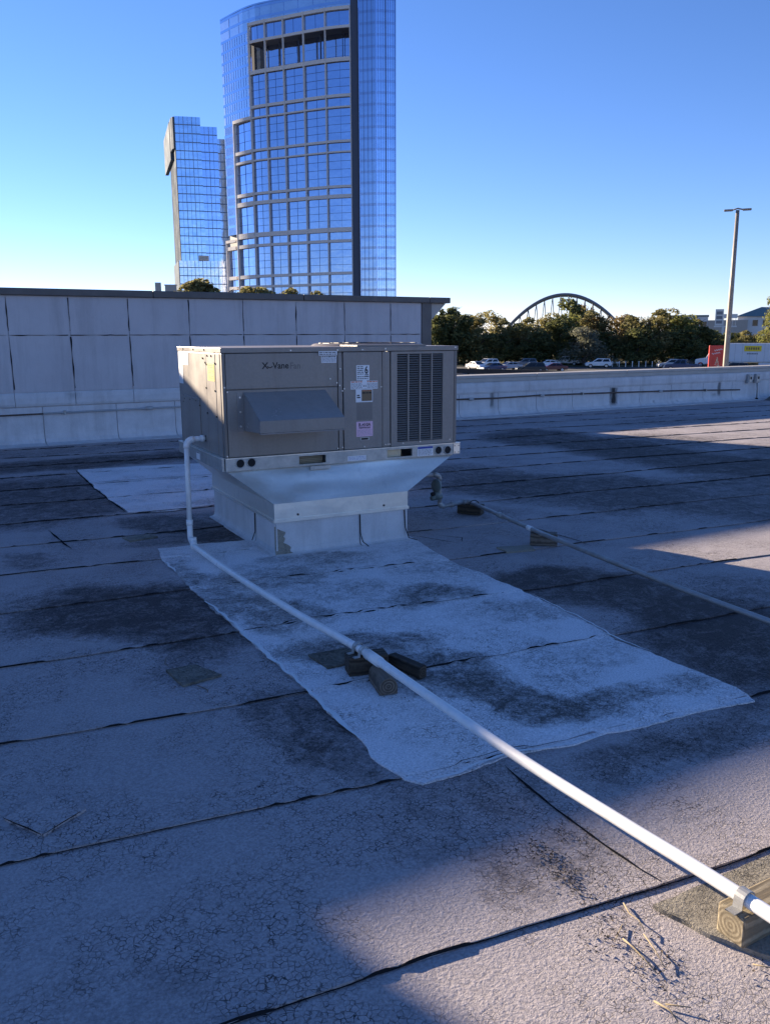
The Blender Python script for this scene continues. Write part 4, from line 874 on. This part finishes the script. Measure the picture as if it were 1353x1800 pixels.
# ------------------------------------------------------------------ lorry: tractor and trailer
th = math.atan2(64.4 - 70.8, 91.6 - 86.8)
tr = empty('lorry_tractor', (127.9, 104.3, GZ), th, 'white sleeper lorry tractor coupled to the long white trailer', 'lorry')
bev_box('bonnet', M['pw'], tr, [(-1.0,.6),(-1.05,1.5),(.5,1.75),(.9,1.8),(.9,.6)], 2.1, None, .12)
bev_box('cab', M['pw'], tr, [(.75,.7),(.75,1.75),(1.15,2.55),(2.0,2.6),(3.3,2.6),(3.3,.7)], 2.35, None, .08)
bev_box('roof_fairing', M['pw'], tr, [(1.1,2.55),(1.6,3.2),(2.4,3.75),(3.3,3.85),(3.3,2.55)], 2.3, None, .1)
for s_ in (-1, 1):
    MB().add([(1.05,s_*1.185,1.75),(1.95,s_*1.185,1.75),(1.95,s_*1.185,2.4),(1.2,s_*1.185,2.4)], [(0,1,2,3)]).build('side_window', M['cglass'], tr)
    for xx in (-.1, 3.2, 4.4):
        t = MB().tube([(xx, s_*.75, .5), (xx, s_*1.15, .5)], .5, 18).build('wheel', M['tyre'], tr); MB().tube([(xx, s_*1.15, .5), (xx, s_*1.165, .5)], .28, 14).build('rim', M['rim'], t)
    MB().box((-1.08, s_*.8-.15, .95), (-.98, s_*.8+.15, 1.2)).build('headlight', M['lampw'], tr)
    MB().tube([(3.36, s_*1.05, .8), (3.36, s_*1.05, 3.6)], .07, 8).build('exhaust', M['rim'], tr)
MB().add([(.80,-1.05,1.8),(.80,1.05,1.8),(1.12,1.0,2.5),(1.12,-1.0,2.5)], [(0,1,2,3)]).build('windscreen', M['cglass'], tr)
MB().box((-.9,-.45,.65),(5.2,.45,.95)).build('chassis', M['dark'], tr)
MB().box((-1.12,-1.1,.35),(-1.02,1.1,.75)).build('bumper', M['rim'], tr)
tl = empty('lorry_trailer', (127.9, 104.3, GZ), th, 'long white box trailer with yellow panel on its side', 'trailer')
MB().box((3.75,-1.28,1.15),(18.5,1.28,4.35)).build('box_body', M['trailw'], tl, bevel=.03)
MB().box((3.7,-1.3,1.02),(18.5,1.3,1.145)).build('bottom_rail', M['galvdull'], tl)
for i in range(12): MB().box((4.3+i*1.2,-1.292,1.2),(4.34+i*1.2,-1.2805,4.3)).build('side_rib', M['galvdull'], tl)
yl = MB().box((7.0,-1.31,2.95),(9.8,-1.294,3.9)).build('yellow_panel', M['yellow'], tl)
mb = MB()
for i in range(6): mb.add([(7.3+i*.38,-1.3125,3.22),(7.56+i*.38,-1.3125,3.22),(7.56+i*.38,-1.3125,3.64),(7.3+i*.38,-1.3125,3.64)], [(0,1,2,3)])
mb.build('print', M['brownlabel'], yl)
mb = MB()
for i in range(7): mb.add([(7.5+i*.26,-1.2935,2.42),(7.7+i*.26,-1.2935,2.42),(7.7+i*.26,-1.2935,2.66),(7.5+i*.26,-1.2935,2.66)], [(0,1,2,3)])
mb.build('print', M['inkgrey'], tl)
for xx in (15.5, 16.8):
    for s_ in (-1, 1): MB().tube([(xx, s_*.8, .5), (xx, s_*1.2, .5)], .5, 16).build('wheel', M['tyre'], tl)
for s_ in (-1, 1): MB().box((7.0, s_*.7-.06, 0), (7.15, s_*.7+.06, 1.02)).build('landing_leg', M['galvdull'], tl)
MB().box((9.5,-1.25,.35),(14.2,-1.2,1.0)).build('side_skirt', M['trailw'], tl)

# ------------------------------------------------------------------ red sign, light pole, pylon sign
rs = empty('red_sign', (47.1, 37.2, GZ), math.atan2(-47.1, 37.2) + .15, 'red upright advertising board with pale tree picture beside the lamp post', 'sign')
MB().box((-.52,-.12,1.2),(.52,.12,5.15)).build('board', M['redsign'], rs, bevel=.02)
for xx in (-.35,.35): MB().box((xx-.05,-.05,0),(xx+.05,.05,1.195)).build('leg', M['galvdull'], rs)
mb = MB()
for i in range(150):
    t = rnd.random() ** 1.4; w = .34 * (1 - t); x = rnd.uniform(-w, w); z = 3.05 + t * 1.35; s_ = rnd.uniform(.015, .04)
    mb.add([(x - s_, -.1235, z), (x, -.1235, z - s_), (x + s_, -.1235, z), (x, -.1235, z + s_)], [(0,1,2,3)])
mb.build('tree_picture', M['cream'], rs)
mb = MB()
for k, z in ((0, 4.60), (1, 4.82)): mb.tube([(-.34 + .024 * i + .12 * k, -.127, z + .045 * math.sin(i * 1.15 + k) + i * .005) for i in range(22)], .017, 5)
mb.build('script_print', M['white'], rs)
lpz = empty('lamp_post', (36.4, 28.2, GZ), math.atan2(-36.4, 28.2) , 'tall bronze lamp post with twin flat lamp heads above the parapet', 'lamp post')
MB().tube([(0,0,0),(0,0,.7)], [.28,.26], 12).build('base', M['bbeige'], lpz)
MB().tube([(0,0,.7),(0,0,4),(0,0,8),(0,0,11.75)], [.15,.14,.115,.085], 10).build('pole', M['polem'], lpz, True)
MB().tube([(-.3,0,11.75),(0,0,11.83),(.3,0,11.75)], .035, 8).build('arm', M['polem'], lpz, True)
for s_ in (-1, 1): MB().box((min(s_*.22, s_*.62), -.13, 11.72), (max(s_*.22, s_*.62), .13, 11.80)).build('lamp_head', M['polem'], lpz, bevel=.02)
py = empty('pylon_sign', (196.9, 154.0, GZ), math.atan2(-196.9, 154.0), 'white lattice roadside pylon sign on a single post beyond the trees', 'sign')
MB().box((-.55,-.3,0),(.1,.3,8.0)).build('post', M['bwhite'], py)
MB().box((-2.4,-.25,8.3),(-.3,.25,12.6)).build('sign_panel', M['bwhite'], py); MB().box((-.28,-.25,10.2),(3.2,.25,11.3)).build('sign_panel', M['bwhite'], py)
for i in range(5): MB().box((-.25 + i*.75,-.15,8.0),(-.13 + i*.75,.15,10.2)).build('lattice_bar', M['bwhite'], py)
MB().box((-2.6,-.2,7.85),(3.2,.2,8.2)).build('lattice_bar', M['bwhite'], py)
for i in range(3): MB().box((-2.1,-.27,8.8+i*1.2),(-.6,-.255,9.6+i*1.2)).build('print', M['inkgrey'], py)

# ------------------------------------------------------------------ arch bridge behind the trees
A0, A1 = Vector((159.5, 205.5)), Vector((189.0, 179.2)); ad = (A1 - A0); al = ad.length; at_ = math.atan2(ad.y, ad.x)
ab = empty('arch_bridge', (A0.x, A0.y, GZ), at_, 'grey steel arch with zigzag hangers rising behind the trees', 'arch')
def az_(x): t = x / al; return 4.0 + (17.6 - 4.0) * (1 - (2 * t - 1) ** 2)
AP = [(al * i / 40, 0, az_(al * i / 40)) for i in range(41)]
MB().tube(AP, .42, 10).build('arch_rib', M['steel'], ab, True); MB().tube([(p[0], .9, p[2] - .5) for p in AP], .18, 8).build('arch_rib', M['steel'], ab, True)
MB().box((-2, -.5, 5.2), (al + 2, 1.5, 6.0)).build('deck', M['steel'], ab)
nh = 17
for i in range(1, nh):
    x = al * i / nh
    if az_(x) < 6.8: continue
    for q in (-.42, .42): MB().tube([(x + q * al / nh, 0, 6.0), (x, 0, az_(x) - .25)], .13, 6).build('hanger', M['steel'], ab)

# ------------------------------------------------------------------ far low buildings
fb = empty('store_building', (312, 250, GZ), math.atan2(-312, 250), 'long pale low store building with flat roof beyond the trees', 'building')
MB().box((-18,0,0),(-2,12,13.6)).build('wall', M['bwhite'], fb); MB().box((-2,-1,0),(14,10,12.0)).build('wall', M['bbeige'], fb); MB().box((-18.3,-.4,13.6),(-1.7,12.3,14.3)).build('roof', M['groof'], fb)
for i in range(5): MB().box((-16.5+i*3,-.15,9.5),(-14.5+i*3,-.01,11.5)).build('window', M['cglass'], fb)
fb = empty('gabled_building', (325, 236, GZ), math.atan2(-325, 236), 'white building with green gabled metal roof beyond the trees', 'building')
MB().box((-9,0,0),(12,12,13.5)).build('wall', M['bwhite'], fb)
MB().add([(-10,-1,13.5),(13,-1,13.5),(13,13,13.5),(-10,13,13.5),(0,4,17.5),(3,8,17.5)], [(0,1,4),(1,2,5,4),(2,3,5),(3,0,4,5),(3,2,1,0)]).build('roof', M['groof'], fb)
for i in range(4): MB().box((-7+i*4,-.15,9.5),(-5+i*4,-.01,12)).build('window', M['cglass'], fb)
fb = empty('plant_room', (82.5, 288.4, GZ), R(-16), 'grey rooftop plant room peeping over the tall wall', 'building')
MB().box((-2,0,0),(0,4,23.7)).build('wall', M['bbeige'], fb); MB().box((1.2,0,0),(5.0,4,22.9)).build('wall', M['bbeige'], fb); MB().box((1.0,-.2,22.9),(5.2,4.2,23.1)).build('roof', M['bwhite'], fb)

# ------------------------------------------------------------------ big curved tower
tower = empty('curved_tower', (165, 345, GZ), 0, 'tall curved office tower with concrete grid front and blue glass', 'tower')
TO = Vector((165, 345)); TZ = -GZ
ctrl = [Vector(p) - TO for p in ((137.5,401),(140.5,381),(145.3,359.8),(154.7,344.5),(165.8,328.4),(173.0,320.9),(178.5,316.5))]
curve = []
for i in range(1, len(ctrl) - 2):
    for q in range(12):
        t = q / 12; p0, p1, p2, p3 = ctrl[i-1], ctrl[i], ctrl[i+1], ctrl[i+2]
        curve.append(.5 * ((2*p1) + (p2-p0)*t + (2*p0-5*p1+4*p2-p3)*t*t + (3*p1-p0-3*p2+p3)*t*t*t))
curve.append(ctrl[-2])
def at_az(deg):                        # point of the facade line on a given bearing, and its outward normal
    a = R(deg); best = None
    for i in range(len(curve) - 1):
        p, q = curve[i] + TO, curve[i+1] + TO; aa, ab_ = math.atan2(p.x, p.y), math.atan2(q.x, q.y)
        if aa <= a <= ab_ or i == len(curve) - 2 or (i == 0 and a < aa): 
            t = (a - aa) / (ab_ - aa); best = (i + t); break
    return best
def cpt(u, off=0):
    i = max(0, min(len(curve) - 2, int(u))); t = u - i; p = curve[i] + (curve[i+1] - curve[i]) * t
    d = (curve[min(i+2, len(curve)-1)] - curve[max(i-1, 0)]).normalized(); return p + Vector((d.y, -d.x)) * -off * -1
def cn(u):
    i = max(0, min(len(curve) - 2, int(u))); d = (curve[min(i+2, len(curve)-1)] - curve[max(i-1, 0)]).normalized(); return Vector((d.y, -d.x))
def strip(u0, u1, o0, o1, z0, z1, n=None, mb=None):   # curved slab between two offsets from the facade line (+ is outward)
    n = n or max(2, int((u1 - u0) * 1.2)); mb = mb or MB(); v = []
    for i in range(n + 1):
        u = u0 + (u1 - u0) * i / n; p = cpt(u); nn = -cn(u) if (cn(u).dot(-(p + TO)) < 0) else cn(u)
        a, b = p + nn * o0, p + nn * o1; v += [(a.x, a.y, z0 + TZ), (b.x, b.y, z0 + TZ), (b.x, b.y, z1 + TZ), (a.x, a.y, z1 + TZ)]
    f = []
    for i in range(n): k = i * 4; f += [(k, k+1, k+5, k+4), (k+1, k+2, k+6, k+5), (k+2, k+3, k+7, k+6), (k+3, k, k+4, k+7)]
    f += [(0,3,2,1), (n*4, n*4+1, n*4+2, n*4+3)]
    return mb.add(v, f)
cu_ = [at_az(a) for a in (22.05, 23.03, 24.15, 25.41, 26.76, 28.31)]
u6, u7, u7b = at_az(20.98), at_az(20.27), at_az(20.85); uend = len(curve) - 1.001
rows = [(122.6,127.9), (97.4+9.0-9.0+0, 0)]
WIN = [(122.6, 127.9)] + [r_ for z in (91.9, 74.9, 57.3, 39.8, 22.4) for r_ in [(z + 5.5, z + 17.1)]] 
rowsG = [(97.4,109.1),(80.1,91.9),(62.7,74.9),(46.1,57.3),(28.3,39.8),(10.5,22.4),(-4,5)]       # tall glass
rowsS = [(122.6,127.9),(92.9,95.9),(75.9,78.8),(59.1,61.3),(41.3,43.9),(23.8,26.8),(6,9)]       # short row
beams = [(127.9,129.5),(121.2,122.6),(109.1,111.0),(95.9,97.4),(91.9,92.9),(78.8,80.1),(74.9,75.9),(61.3,62.7),(57.3,59.1),(43.9,46.1),(39.8,41.3),(26.8,28.3),(22.4,23.8),(9,10.5),(5,6)]
# core bodies
back = [Vector((194,337)) - TO, Vector((172,402)) - TO]
inner = []
for i in range(25):
    u = (len(curve) - 1.001) * i / 24; p = cpt(u); nn = cn(u); nn = -nn if nn.dot(-(p + TO)) < 0 else nn; inner.append(p - nn * 1.6)
MB().prism([(p.x, p.y) for p in inner] + [(p.x, p.y) for p in back], 0, 109 + TZ).build('body', M['darkpanel'], tower)
inner2 = []
for i in range(25):
    u = (len(curve) - 1.001) * i / 24; p = cpt(u); nn = cn(u); nn = -nn if nn.dot(-(p + TO)) < 0 else nn; inner2.append(p - nn * 6.0)
MB().prism([(p.x, p.y) for p in inner2] + [(p.x, p.y) for p in back], 109 + TZ, 129.2 + TZ).build('crown_body', M['darkpanel'], tower)
for i in range(5): strip(cu_[0] - 1, uend, -6.0, -5.8, 109.2 + i * 3.83, 112.95 + i * 3.83).build('glass_band', M['glassC'], tower)
strip(cu_[0], cu_[-1], -6.1, -.3, 121.3, 122.3).build('loggia_soffit', M['darkpanel'], tower); strip(cu_[0], cu_[-1], -5.9, -.3, 109.3, 109.9).build('loggia_floor', M['concrete'], tower)
for u in cu_: 
    w = .10 if u != cu_[-1] else .16
    strip(u - w, u + w, -.6, .5, TZ * -1, 129.4, 2).build('column', M['concrete'], tower)
for i in range(5):
    u = (cu_[i] + cu_[i+1]) / 2 + .25; strip(u - .10, u + .10, -4.6, -3.8, 110.0, 121.3, 2).build('loggia_pillar', M['darkpanel'], tower)
for z0, z1 in beams: strip(cu_[0], cu_[-1], -.6, .3, z0 + .2, z1 - .2).build('beam', M['concrete'], tower)
def window(ua, ub_, z0, z1, nv, nh):
    mul = MB()
    z0 -= .25; z1 += .25; ua -= .05; ub_ += .05
    o = strip(ua, ub_, -1.1, -.7, z0, z1, 4).build('window', M['glassA'], tower)
    for k in range(1, nv): u = ua + (ub_ - ua) * k / nv; strip(u - .011, u + .011, -.7, -.55, z0, z1, 1, mul)
    for k in range(1, nh): z = z0 + (z1 - z0) * k / nh; strip(ua, ub_, -.7, -.6, z - .07, z + .07, 2, mul)
    if mul.v: tag(mul.build('mullions', M['mull'], o), kind='stuff')
for i in range(5):
    for z0, z1 in rowsG: window(cu_[i] + .16, cu_[i+1] - .18, z0, z1, 2, 4)
    for z0, z1 in rowsS: window(cu_[i] + .16, cu_[i+1] - .18, z0, z1, 2, 1)
# lower bays stepping down to the side
for (ua, ub_, zt3) in ((u6, cu_[0], 92.2), (u7, u7b, 43.2)):
    strip(ua - .1, ua + .12, -.6, .8, -TZ, zt3, 2).build('column', M['concrete'], tower)
    for z0, z1 in beams:
        if z1 < zt3: strip(ua, ub_ - .1, -.6, .7, z0, z1).build('beam', M['concrete'], tower)
    for z0, z1 in rowsG + rowsS:
        if z1 < zt3: window(ua + .14, ub_ - .12, z0, z1, 2, 3 if z1 - z0 > 6 else 1)
strip(u6 - .1, cu_[0] - .1, -.6, .9, 91.9, 93.2).build('beam', M['concrete'], tower); strip(u7 - .1, u7b, -.6, .9, 43.0, 44.2).build('beam', M['concrete'], tower)
fl = 4.25
for i in range(32):
    z0 = i * fl - .2; z1 = z0 + fl
    ue = cu_[0] - .14 if z0 > 92 else u6 - .1
    if z1 < 43: ue = u6 - .1
    us = 0 if z0 > 43 else u7b
    if z0 > 127: ue = uend
    if ue - us > .2:
        o = strip(us, ue, -1.6, -.9, z0, z1 - 1.1, 10).build('glass_band', M['glassB'], tower); m2 = MB()
        strip(us, ue, -1.6, -.86, z1 - 1.1, z1 - .02, 10, m2).build('spandrel', M['glassC'], o)
        m3 = MB()
        for k in range(1, 12): u = us + (ue - us) * k / 12; strip(u - .012, u + .012, -.9, -.75, z0, z1 - 1.1, 1, m3)
        tag(m3.build('mullions', M['spandrel'], o), kind='stuff')
strip(0, uend, -1.7, -.8, 135.82, 136.4).build('crown_cap', M['glassC'], tower)
for i in range(0): strip(0, cu_[0] + 3, -3.2, -2.9, 97 + i * 4.05, 101 + i * 4.05 - .1, 10).build('glass_band', M['glassB'], tower) if i > 7 else None
# slot and the two flat glass facets on the far side
def fbox(p, q, d, z0, z1, mb=None):
    p, q = Vector(p) - TO, Vector(q) - TO; t = (q - p).normalized(); nn = Vector((t.y, -t.x)); nn = -nn if nn.dot(-(p + TO)) < 0 else nn
    a, b = p - nn * d, q - nn * d; mb = mb or MB()
    return mb.add([(p.x,p.y,z0+TZ),(q.x,q.y,z0+TZ),(b.x,b.y,z0+TZ),(a.x,a.y,z0+TZ),(p.x,p.y,z1+TZ),(q.x,q.y,z1+TZ),(b.x,b.y,z1+TZ),(a.x,a.y,z1+TZ)], [(3,2,1,0),(4,5,6,7),(0,1,5,4),(1,2,6,5),(2,3,7,6),(3,0,4,7)])
P5, P6, P6b, P7 = (176.0,319.4), (181.0,314.5), (184.6,312.9), (188.3,311.6)
fbox((173.4,321.4), (176.2,320.0), 1.0, -TZ, 136.2).build('slot_wall', M['darkpanel'], tower)  # shade of the slot is put into this dark panel colour
for i in range(32):
    z0 = i * fl - .2; z1 = z0 + fl
    for p, q in ((P5, P6), (P6, P6b), (P6b, P7)):
        o = fbox(p, q, 2.5, z0, z1 - 1.0).build('glass_band', M['glassC'], tower); pp, qq = Vector(p), Vector(q)
        fbox(p, q, 2.45, z1 - 1.0, z1 - .02).build('spandrel', M['spandrel'], o); m3 = MB()
        for k in range(1, 4):
            c = pp + (qq - pp) * k / 4; d_ = (qq - pp).normalized() * .05; sh = Vector((-.07, -.12)); fbox(tuple(c - d_ + sh), tuple(c + d_ + sh), .1, z0, z1 - .03, m3)
        tag(m3.build('mullions', M['mull'], o), kind='stuff')
for p in (P5, P6, P6b, P7): MB().tube([(p[0]-TO.x-.1, p[1]-TO.y-.15, 0), (p[0]-TO.x-.1, p[1]-TO.y-.15, 135.8 + TZ)], .22, 6).build('corner_mullion', M['mull'] if p == P6b else M['spandrel'], tower)
MB().prism([(p[0]-TO.x, p[1]-TO.y) for p in ((176.6,321.2),(187.2,314.6),(191,330),(184,345))], 0, 135.5 + TZ).build('side_body', M['darkpanel'], tower)

# ------------------------------------------------------------------ second tower
t2 = empty('glass_tower', (134, 429.6, GZ), 0, 'slimmer stepped blue glass tower standing behind the curved tower', 'tower')
def loc2(p): return Vector((p[0] - 134, p[1] - 429.6))
def vol(p, q, depth, z0, z1, mat, name, bands=True, dep_dir=(.22, .975)):
    p, q = loc2(p), loc2(q); d = Vector(dep_dir) * depth
    o = MB().prism([(p.x,p.y),(q.x,q.y),(q.x+d.x,q.y+d.y),(p.x+d.x,p.y+d.y)], z0 + TZ, z1 + TZ).build(name, M[mat], t2)
    if bands:
        z = z0 + 4; m = MB(); nn = Vector((-.31, -.95)) * .15
        while z < z1 - 1:
            a, b = p + nn, q + nn; m.add([(a.x,a.y,z+TZ-.2),(b.x,b.y,z+TZ-.2),(q.x,q.y,z+TZ-.2),(p.x,p.y,z+TZ-.2),(a.x,a.y,z+TZ+.2),(b.x,b.y,z+TZ+.2),(q.x,q.y,z+TZ+.2),(p.x,p.y,z+TZ+.2)], [(3,2,1,0),(4,5,6,7),(0,1,5,4),(1,2,6,5),(2,3,7,6),(3,0,4,7)])
            if int((z - z0) / 4) % 5 == 0: pass
            z += 4
        k = max(3, int((q - p).length / 1.9))
        for i in range(1, k):
            c = p + (q - p) * i / k; t = (q - p).normalized() * (.07 if i % 2 else .13); a, b = c - t + nn * 1.2, c + t + nn * 1.2; c2, d2 = c - t, c + t
            m.add([(a.x,a.y,z0+TZ),(b.x,b.y,z0+TZ),(d2.x,d2.y,z0+TZ),(c2.x,c2.y,z0+TZ),(a.x,a.y,z1+TZ),(b.x,b.y,z1+TZ),(d2.x,d2.y,z1+TZ),(c2.x,c2.y,z1+TZ)], [(3,2,1,0),(4,5,6,7),(0,1,5,4),(1,2,6,5),(2,3,7,6),(3,0,4,7)])
        tag(m.build('mullions', M['bluemull'], o), kind='stuff')
    return o
vol((134.06,429.6), (145.6,425.8), 34, 39, 106.7, 'glassD', 'glass_volume')
vol((145.75,427.0), (153.5,424.4), 30, 39, 102.8, 'glassA', 'glass_volume')
vol((153.6,426.0), (158.5,424.4), 26, 39, 97.7, 'glassD', 'glass_volume')
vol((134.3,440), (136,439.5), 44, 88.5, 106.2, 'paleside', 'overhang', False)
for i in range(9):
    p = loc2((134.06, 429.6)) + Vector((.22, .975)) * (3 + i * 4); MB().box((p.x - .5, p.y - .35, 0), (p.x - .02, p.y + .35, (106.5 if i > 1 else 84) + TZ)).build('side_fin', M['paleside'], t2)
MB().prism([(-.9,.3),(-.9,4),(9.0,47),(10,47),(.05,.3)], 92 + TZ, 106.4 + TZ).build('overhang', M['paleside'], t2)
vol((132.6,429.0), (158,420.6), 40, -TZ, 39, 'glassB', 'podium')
for (px_, py_), z0, z1, nm in (((134.0, 429.7), 39, 106.6, 'glare_cover'), ((132.55, 429.1), -TZ, 38.9, 'glare_cover')):
    p = loc2((px_, py_)); MB().prism([(p.x - .3, p.y), (p.x, p.y), (p.x + .22 * 33.8, p.y + .975 * 33.8), (p.x - .3 + .22 * 33.8, p.y + .975 * 33.8)], z0 + TZ, z1 + TZ).build(nm, M['paleside'], t2)  # added matte sheets that dim the sun's glare on the glass sides
MB().box((7.5,-5.2,40.0+TZ-1),(12.5,-4.2,42.5+TZ-1)).build('roof_sign', M['bwhite'], t2)

# ------------------------------------------------------------------ trees
def crown_mesh(name, seed, mat, lobes, n, size, shape=1.0):
    r_ = random.Random(seed); v = []; f = []
    for i in range(n):
        lx, ly, lz, lr, lh = r_.choice(lobes)
        while True:
            p = Vector((r_.uniform(-1,1), r_.uniform(-1,1), r_.uniform(-1,1)))
            if .25 < p.length < 1: break
        p = p * (p.length ** -.45) * (r_.uniform(1.0, 1.4) if r_.random() < .22 else 1)
        c = Vector((lx + p.x * lr, ly + p.y * lr, lz + p.z * lh))
        g = noise.noise(c * .9 + Vector((seed, 0, 0)))
        if g < -.22: continue
        s_ = size * r_.uniform(.55, 1.3)
        nrm = (p + Vector((r_.gauss(0,.7), r_.gauss(0,.7), r_.gauss(0,.7) + .2))).normalized(); a = nrm.orthogonal().normalized(); b = nrm.cross(a)
        th_ = r_.uniform(0, 6.28); a, b = a * math.cos(th_) + b * math.sin(th_), b * math.cos(th_) - a * math.sin(th_)
        k = len(v); v += [c - a * s_, c + b * s_ * .55 + nrm * s_ * .15, c + a * s_, c - b * s_ * .55 - nrm * s_ * .1]; f.append((k, k+1, k+2, k+3))
    me = bpy.data.meshes.new(name); me.from_pydata([tuple(q) for q in v], [], f); me.update(); me.materials.append(mat); return me
def trunk_mesh(name, seed, h, r0, n=7):
    r_ = random.Random(seed); mb = MB(); pts = [(0,0,0)]
    for i in range(1, 6): pts.append((r_.gauss(0,.12) * i, r_.gauss(0,.12) * i, h * i / 5))
    mb.tube(pts, [r0 * (1.25 - i * .19) for i in range(6)], 8)
    for i in range(n):
        t = r_.uniform(.3, .85); a = r_.uniform(0, 6.28); L_ = h * r_.uniform(.25, .5); j = int(t * 5); b = Vector(pts[j]).lerp(Vector(pts[min(5, j+1)]), t * 5 - j)
        e_ = b + Vector((math.cos(a) * L_ * .8, math.sin(a) * L_ * .8, L_ * .7)); mb.tube([b, b.lerp(e_, .5) + Vector((0,0,.15)), e_], [r0 * .4, r0 * .25, r0 * .08], 6)
    me = bpy.data.meshes.new(name); me.from_pydata(mb.v, [], mb.f); me.update(); me.materials.append(M['bark']); return me
def lobes(seed, n, rad, z0, z1, r0, r1):
    r_ = random.Random(seed); L_ = []
    for i in range(n):
        t = i / (n - 1) if n > 1 else .5; z = z0 + (z1 - z0) * t + r_.uniform(-.4, .4); a = r_.uniform(0, 6.28); d = rad * (1 - .5 * t) * r_.uniform(.35, 1.05)
        q = r0 + (r1 - r0) * t; L_.append((math.cos(a) * d, math.sin(a) * d, z, q * r_.uniform(.8, 1.2), q * r_.uniform(.7, 1.0)))
    return L_
# all trees are modelled 10 m tall, then scaled
KIND = {}
for nm, mt, sd, nl, leafs, sz, lb in (('dark', 'lfdark', 3, 24, 6500, .23, 'dense dark green tree standing behind the car park'), ('olive', 'lfolive', 5, 22, 5600, .22, 'olive green tree turning yellow behind the car park'),
        ('gold', 'lfgold', 8, 20, 4300, .20, 'thin golden autumn tree behind the car park'), ('rust', 'lfrust', 11, 20, 4300, .20, 'rust coloured autumn tree behind the car park'),
        ('silver', 'lfsilver', 14, 18, 5000, .20, 'rounded grey-green willow-like tree beyond the parked cars'), ('bright', 'lfbright', 17, 20, 4600, .21, 'yellow-green tree standing behind the car park'),
        ('pine', 'lfdark', 21, 9, 1500, .30, 'open-crowned pine showing above the other trees')):
    z0 = 1.6 if nm != 'pine' else 5.5
    KIND[nm] = (crown_mesh('crown', sd, M[mt], lobes(sd, nl, 2.6 if nm != 'pine' else 1.8, z0, 8.7, 1.9 if nm != 'pine' else 1.2, .95), leafs, sz), trunk_mesh('trunk', sd, 8.2, .22), lb)
def tree(kind, x, y, h, wide=1.0, label=None, rz=None, z=GZ):
    cm, tm, lb = KIND[kind]
    t = empty('pine_tree' if kind == 'pine' else 'tree', (x, y, z), rnd.uniform(0, 6.28) if rz is None else rz, label or lb, 'tree', None if label else 'trees behind the car park')
    s_ = h / 10.0; t.scale = (s_ * wide * 1.3, s_ * wide * 1.3, s_)
    for nm, me in (('crown', cm), ('trunk', tm)): o = bpy.data.objects.new(nm, me); col.objects.link(o); o.parent = t
    return t
TL = [('dark',99,147.9,10.4,1),('dark',102.9,150.1,12.3,1),('dark',101.7,143.7,10.6,1.1),('olive',108.4,148.7,10.2,1),('gold',108.2,146.8,11.0,.9),('gold',114,147,11.6,.9),('olive',110.8,139.3,9.2,1.1),('dark',115.3,140.8,8.8,1.2),
      ('olive',113.7,134.3,9.6,1.1),('gold',121,138.6,10.9,1),('dark',119,132.4,9.6,1.2),('bright',122.1,134.3,10.9,1),('olive',127.8,132.4,11.0,1.1),('rust',128.2,131.2,10.8,1),('rust',133,130,11,1),('olive',129.1,122.5,9.8,1.1),
      ('gold',133.6,125.6,9.8,1),('olive',131.9,119.6,11.0,1.1),('gold',137.9,121.8,11.5,1),('bright',136.6,117.2,10.5,1.1),('olive',141.1,118,9.0,1.1),('dark',139.4,113.8,7.8,1.2),('dark',145.1,116.4,7.2,1.2),('dark',149.6,117.2,6.6,1.3),
      ('dark',159.2,121,6.6,1.3),('olive',157.5,116.6,6.8,1.3),('olive',162.2,117,7.0,1.3),('olive',155.2,109.6,6.4,1.2),('dark',100.5,155.3,11.3,1),('olive',105,140,7.5,1.3),('dark',112,130.5,7,1.4),('dark',123,124.5,7,1.4),('dark',127,118.5,7.4,1.3),('dark',134,113.5,7.2,1.3),('dark',118,127.5,7.4,1.3),
      ('dark',106,136,6.6,1.4),('olive',147,110,5.6,1.4),('dark',152,106,5.4,1.5),('dark',97,145,8.4,1.2),('bright',168,114,7.2,1.3)]
ANCH = [(34.6, 'beside the end of the tall wall'), (36.6, 'behind the white suv and dark blue saloon'), (38.9, 'behind the silver saloon'), (41.2, 'behind the black suv'), (42.9, 'behind the white pickup'), (44.6, 'between the white pickup and the lone white suv'), (46.4, 'behind the lone white suv'), (48.4, 'behind the row of pale posts'), (50.6, 'behind the dark blue pickup'), (52.6, 'behind the white lorry tractor'), (99, 'behind the long white trailer')]
LOOK = {'dark': 'dense dark green tree', 'olive': 'olive green tree', 'gold': 'thin golden autumn tree', 'rust': 'rust-brown autumn tree', 'bright': 'yellow-green tree'}
seen = {}
for kd, x, y, h, w in TL:
    bear = math.degrees(math.atan2(x, y)); an = next(a_ for lim, a_ in ANCH if bear < lim)
    size = 'tall ' if h > 10 else 'low bushy ' if h < 7.6 else ''
    lb_ = size + LOOK[kd] + ' ' + an; t = tree(kd, x, y, h, w, lb_); t['group'] = 'trees behind the car park'
tree('silver', 115.9, 121.6, 7.9, 1.45)
tree('pine', 156.1, 168.9, 15.8, 1, 'dark open pine seen through the steel arch'); tree('rust', 163.5, 172.0, 15.2, .7, 'slender rust-brown tree standing in for a reddish structure in the steel arch')  # the rust tree stands in for a reddish structure inside the arch
tree('bright', 156.2, 110.3, 14.6, .42, 'sparse bright green tree standing tall behind the white trailer')
for (x, y, h, w) in ((41.7,133.6,14.6,.62),(43.5,131,15.0,.66),(46.9,134,14.4,.66),(53.5,140.2,14.4,.5),(55.6,139.4,14.2,.6),(58.2,140.5,14.2,.5),(61.1,137,14.2,.5),(66.8,139.9,13.9,.5)):
    t = tree('olive', x, y, h * 1.0, w * 1.9, 'bushy treetop peeping over the dark coping of the tall wall'); t['group'] = 'treetops above the tall wall'
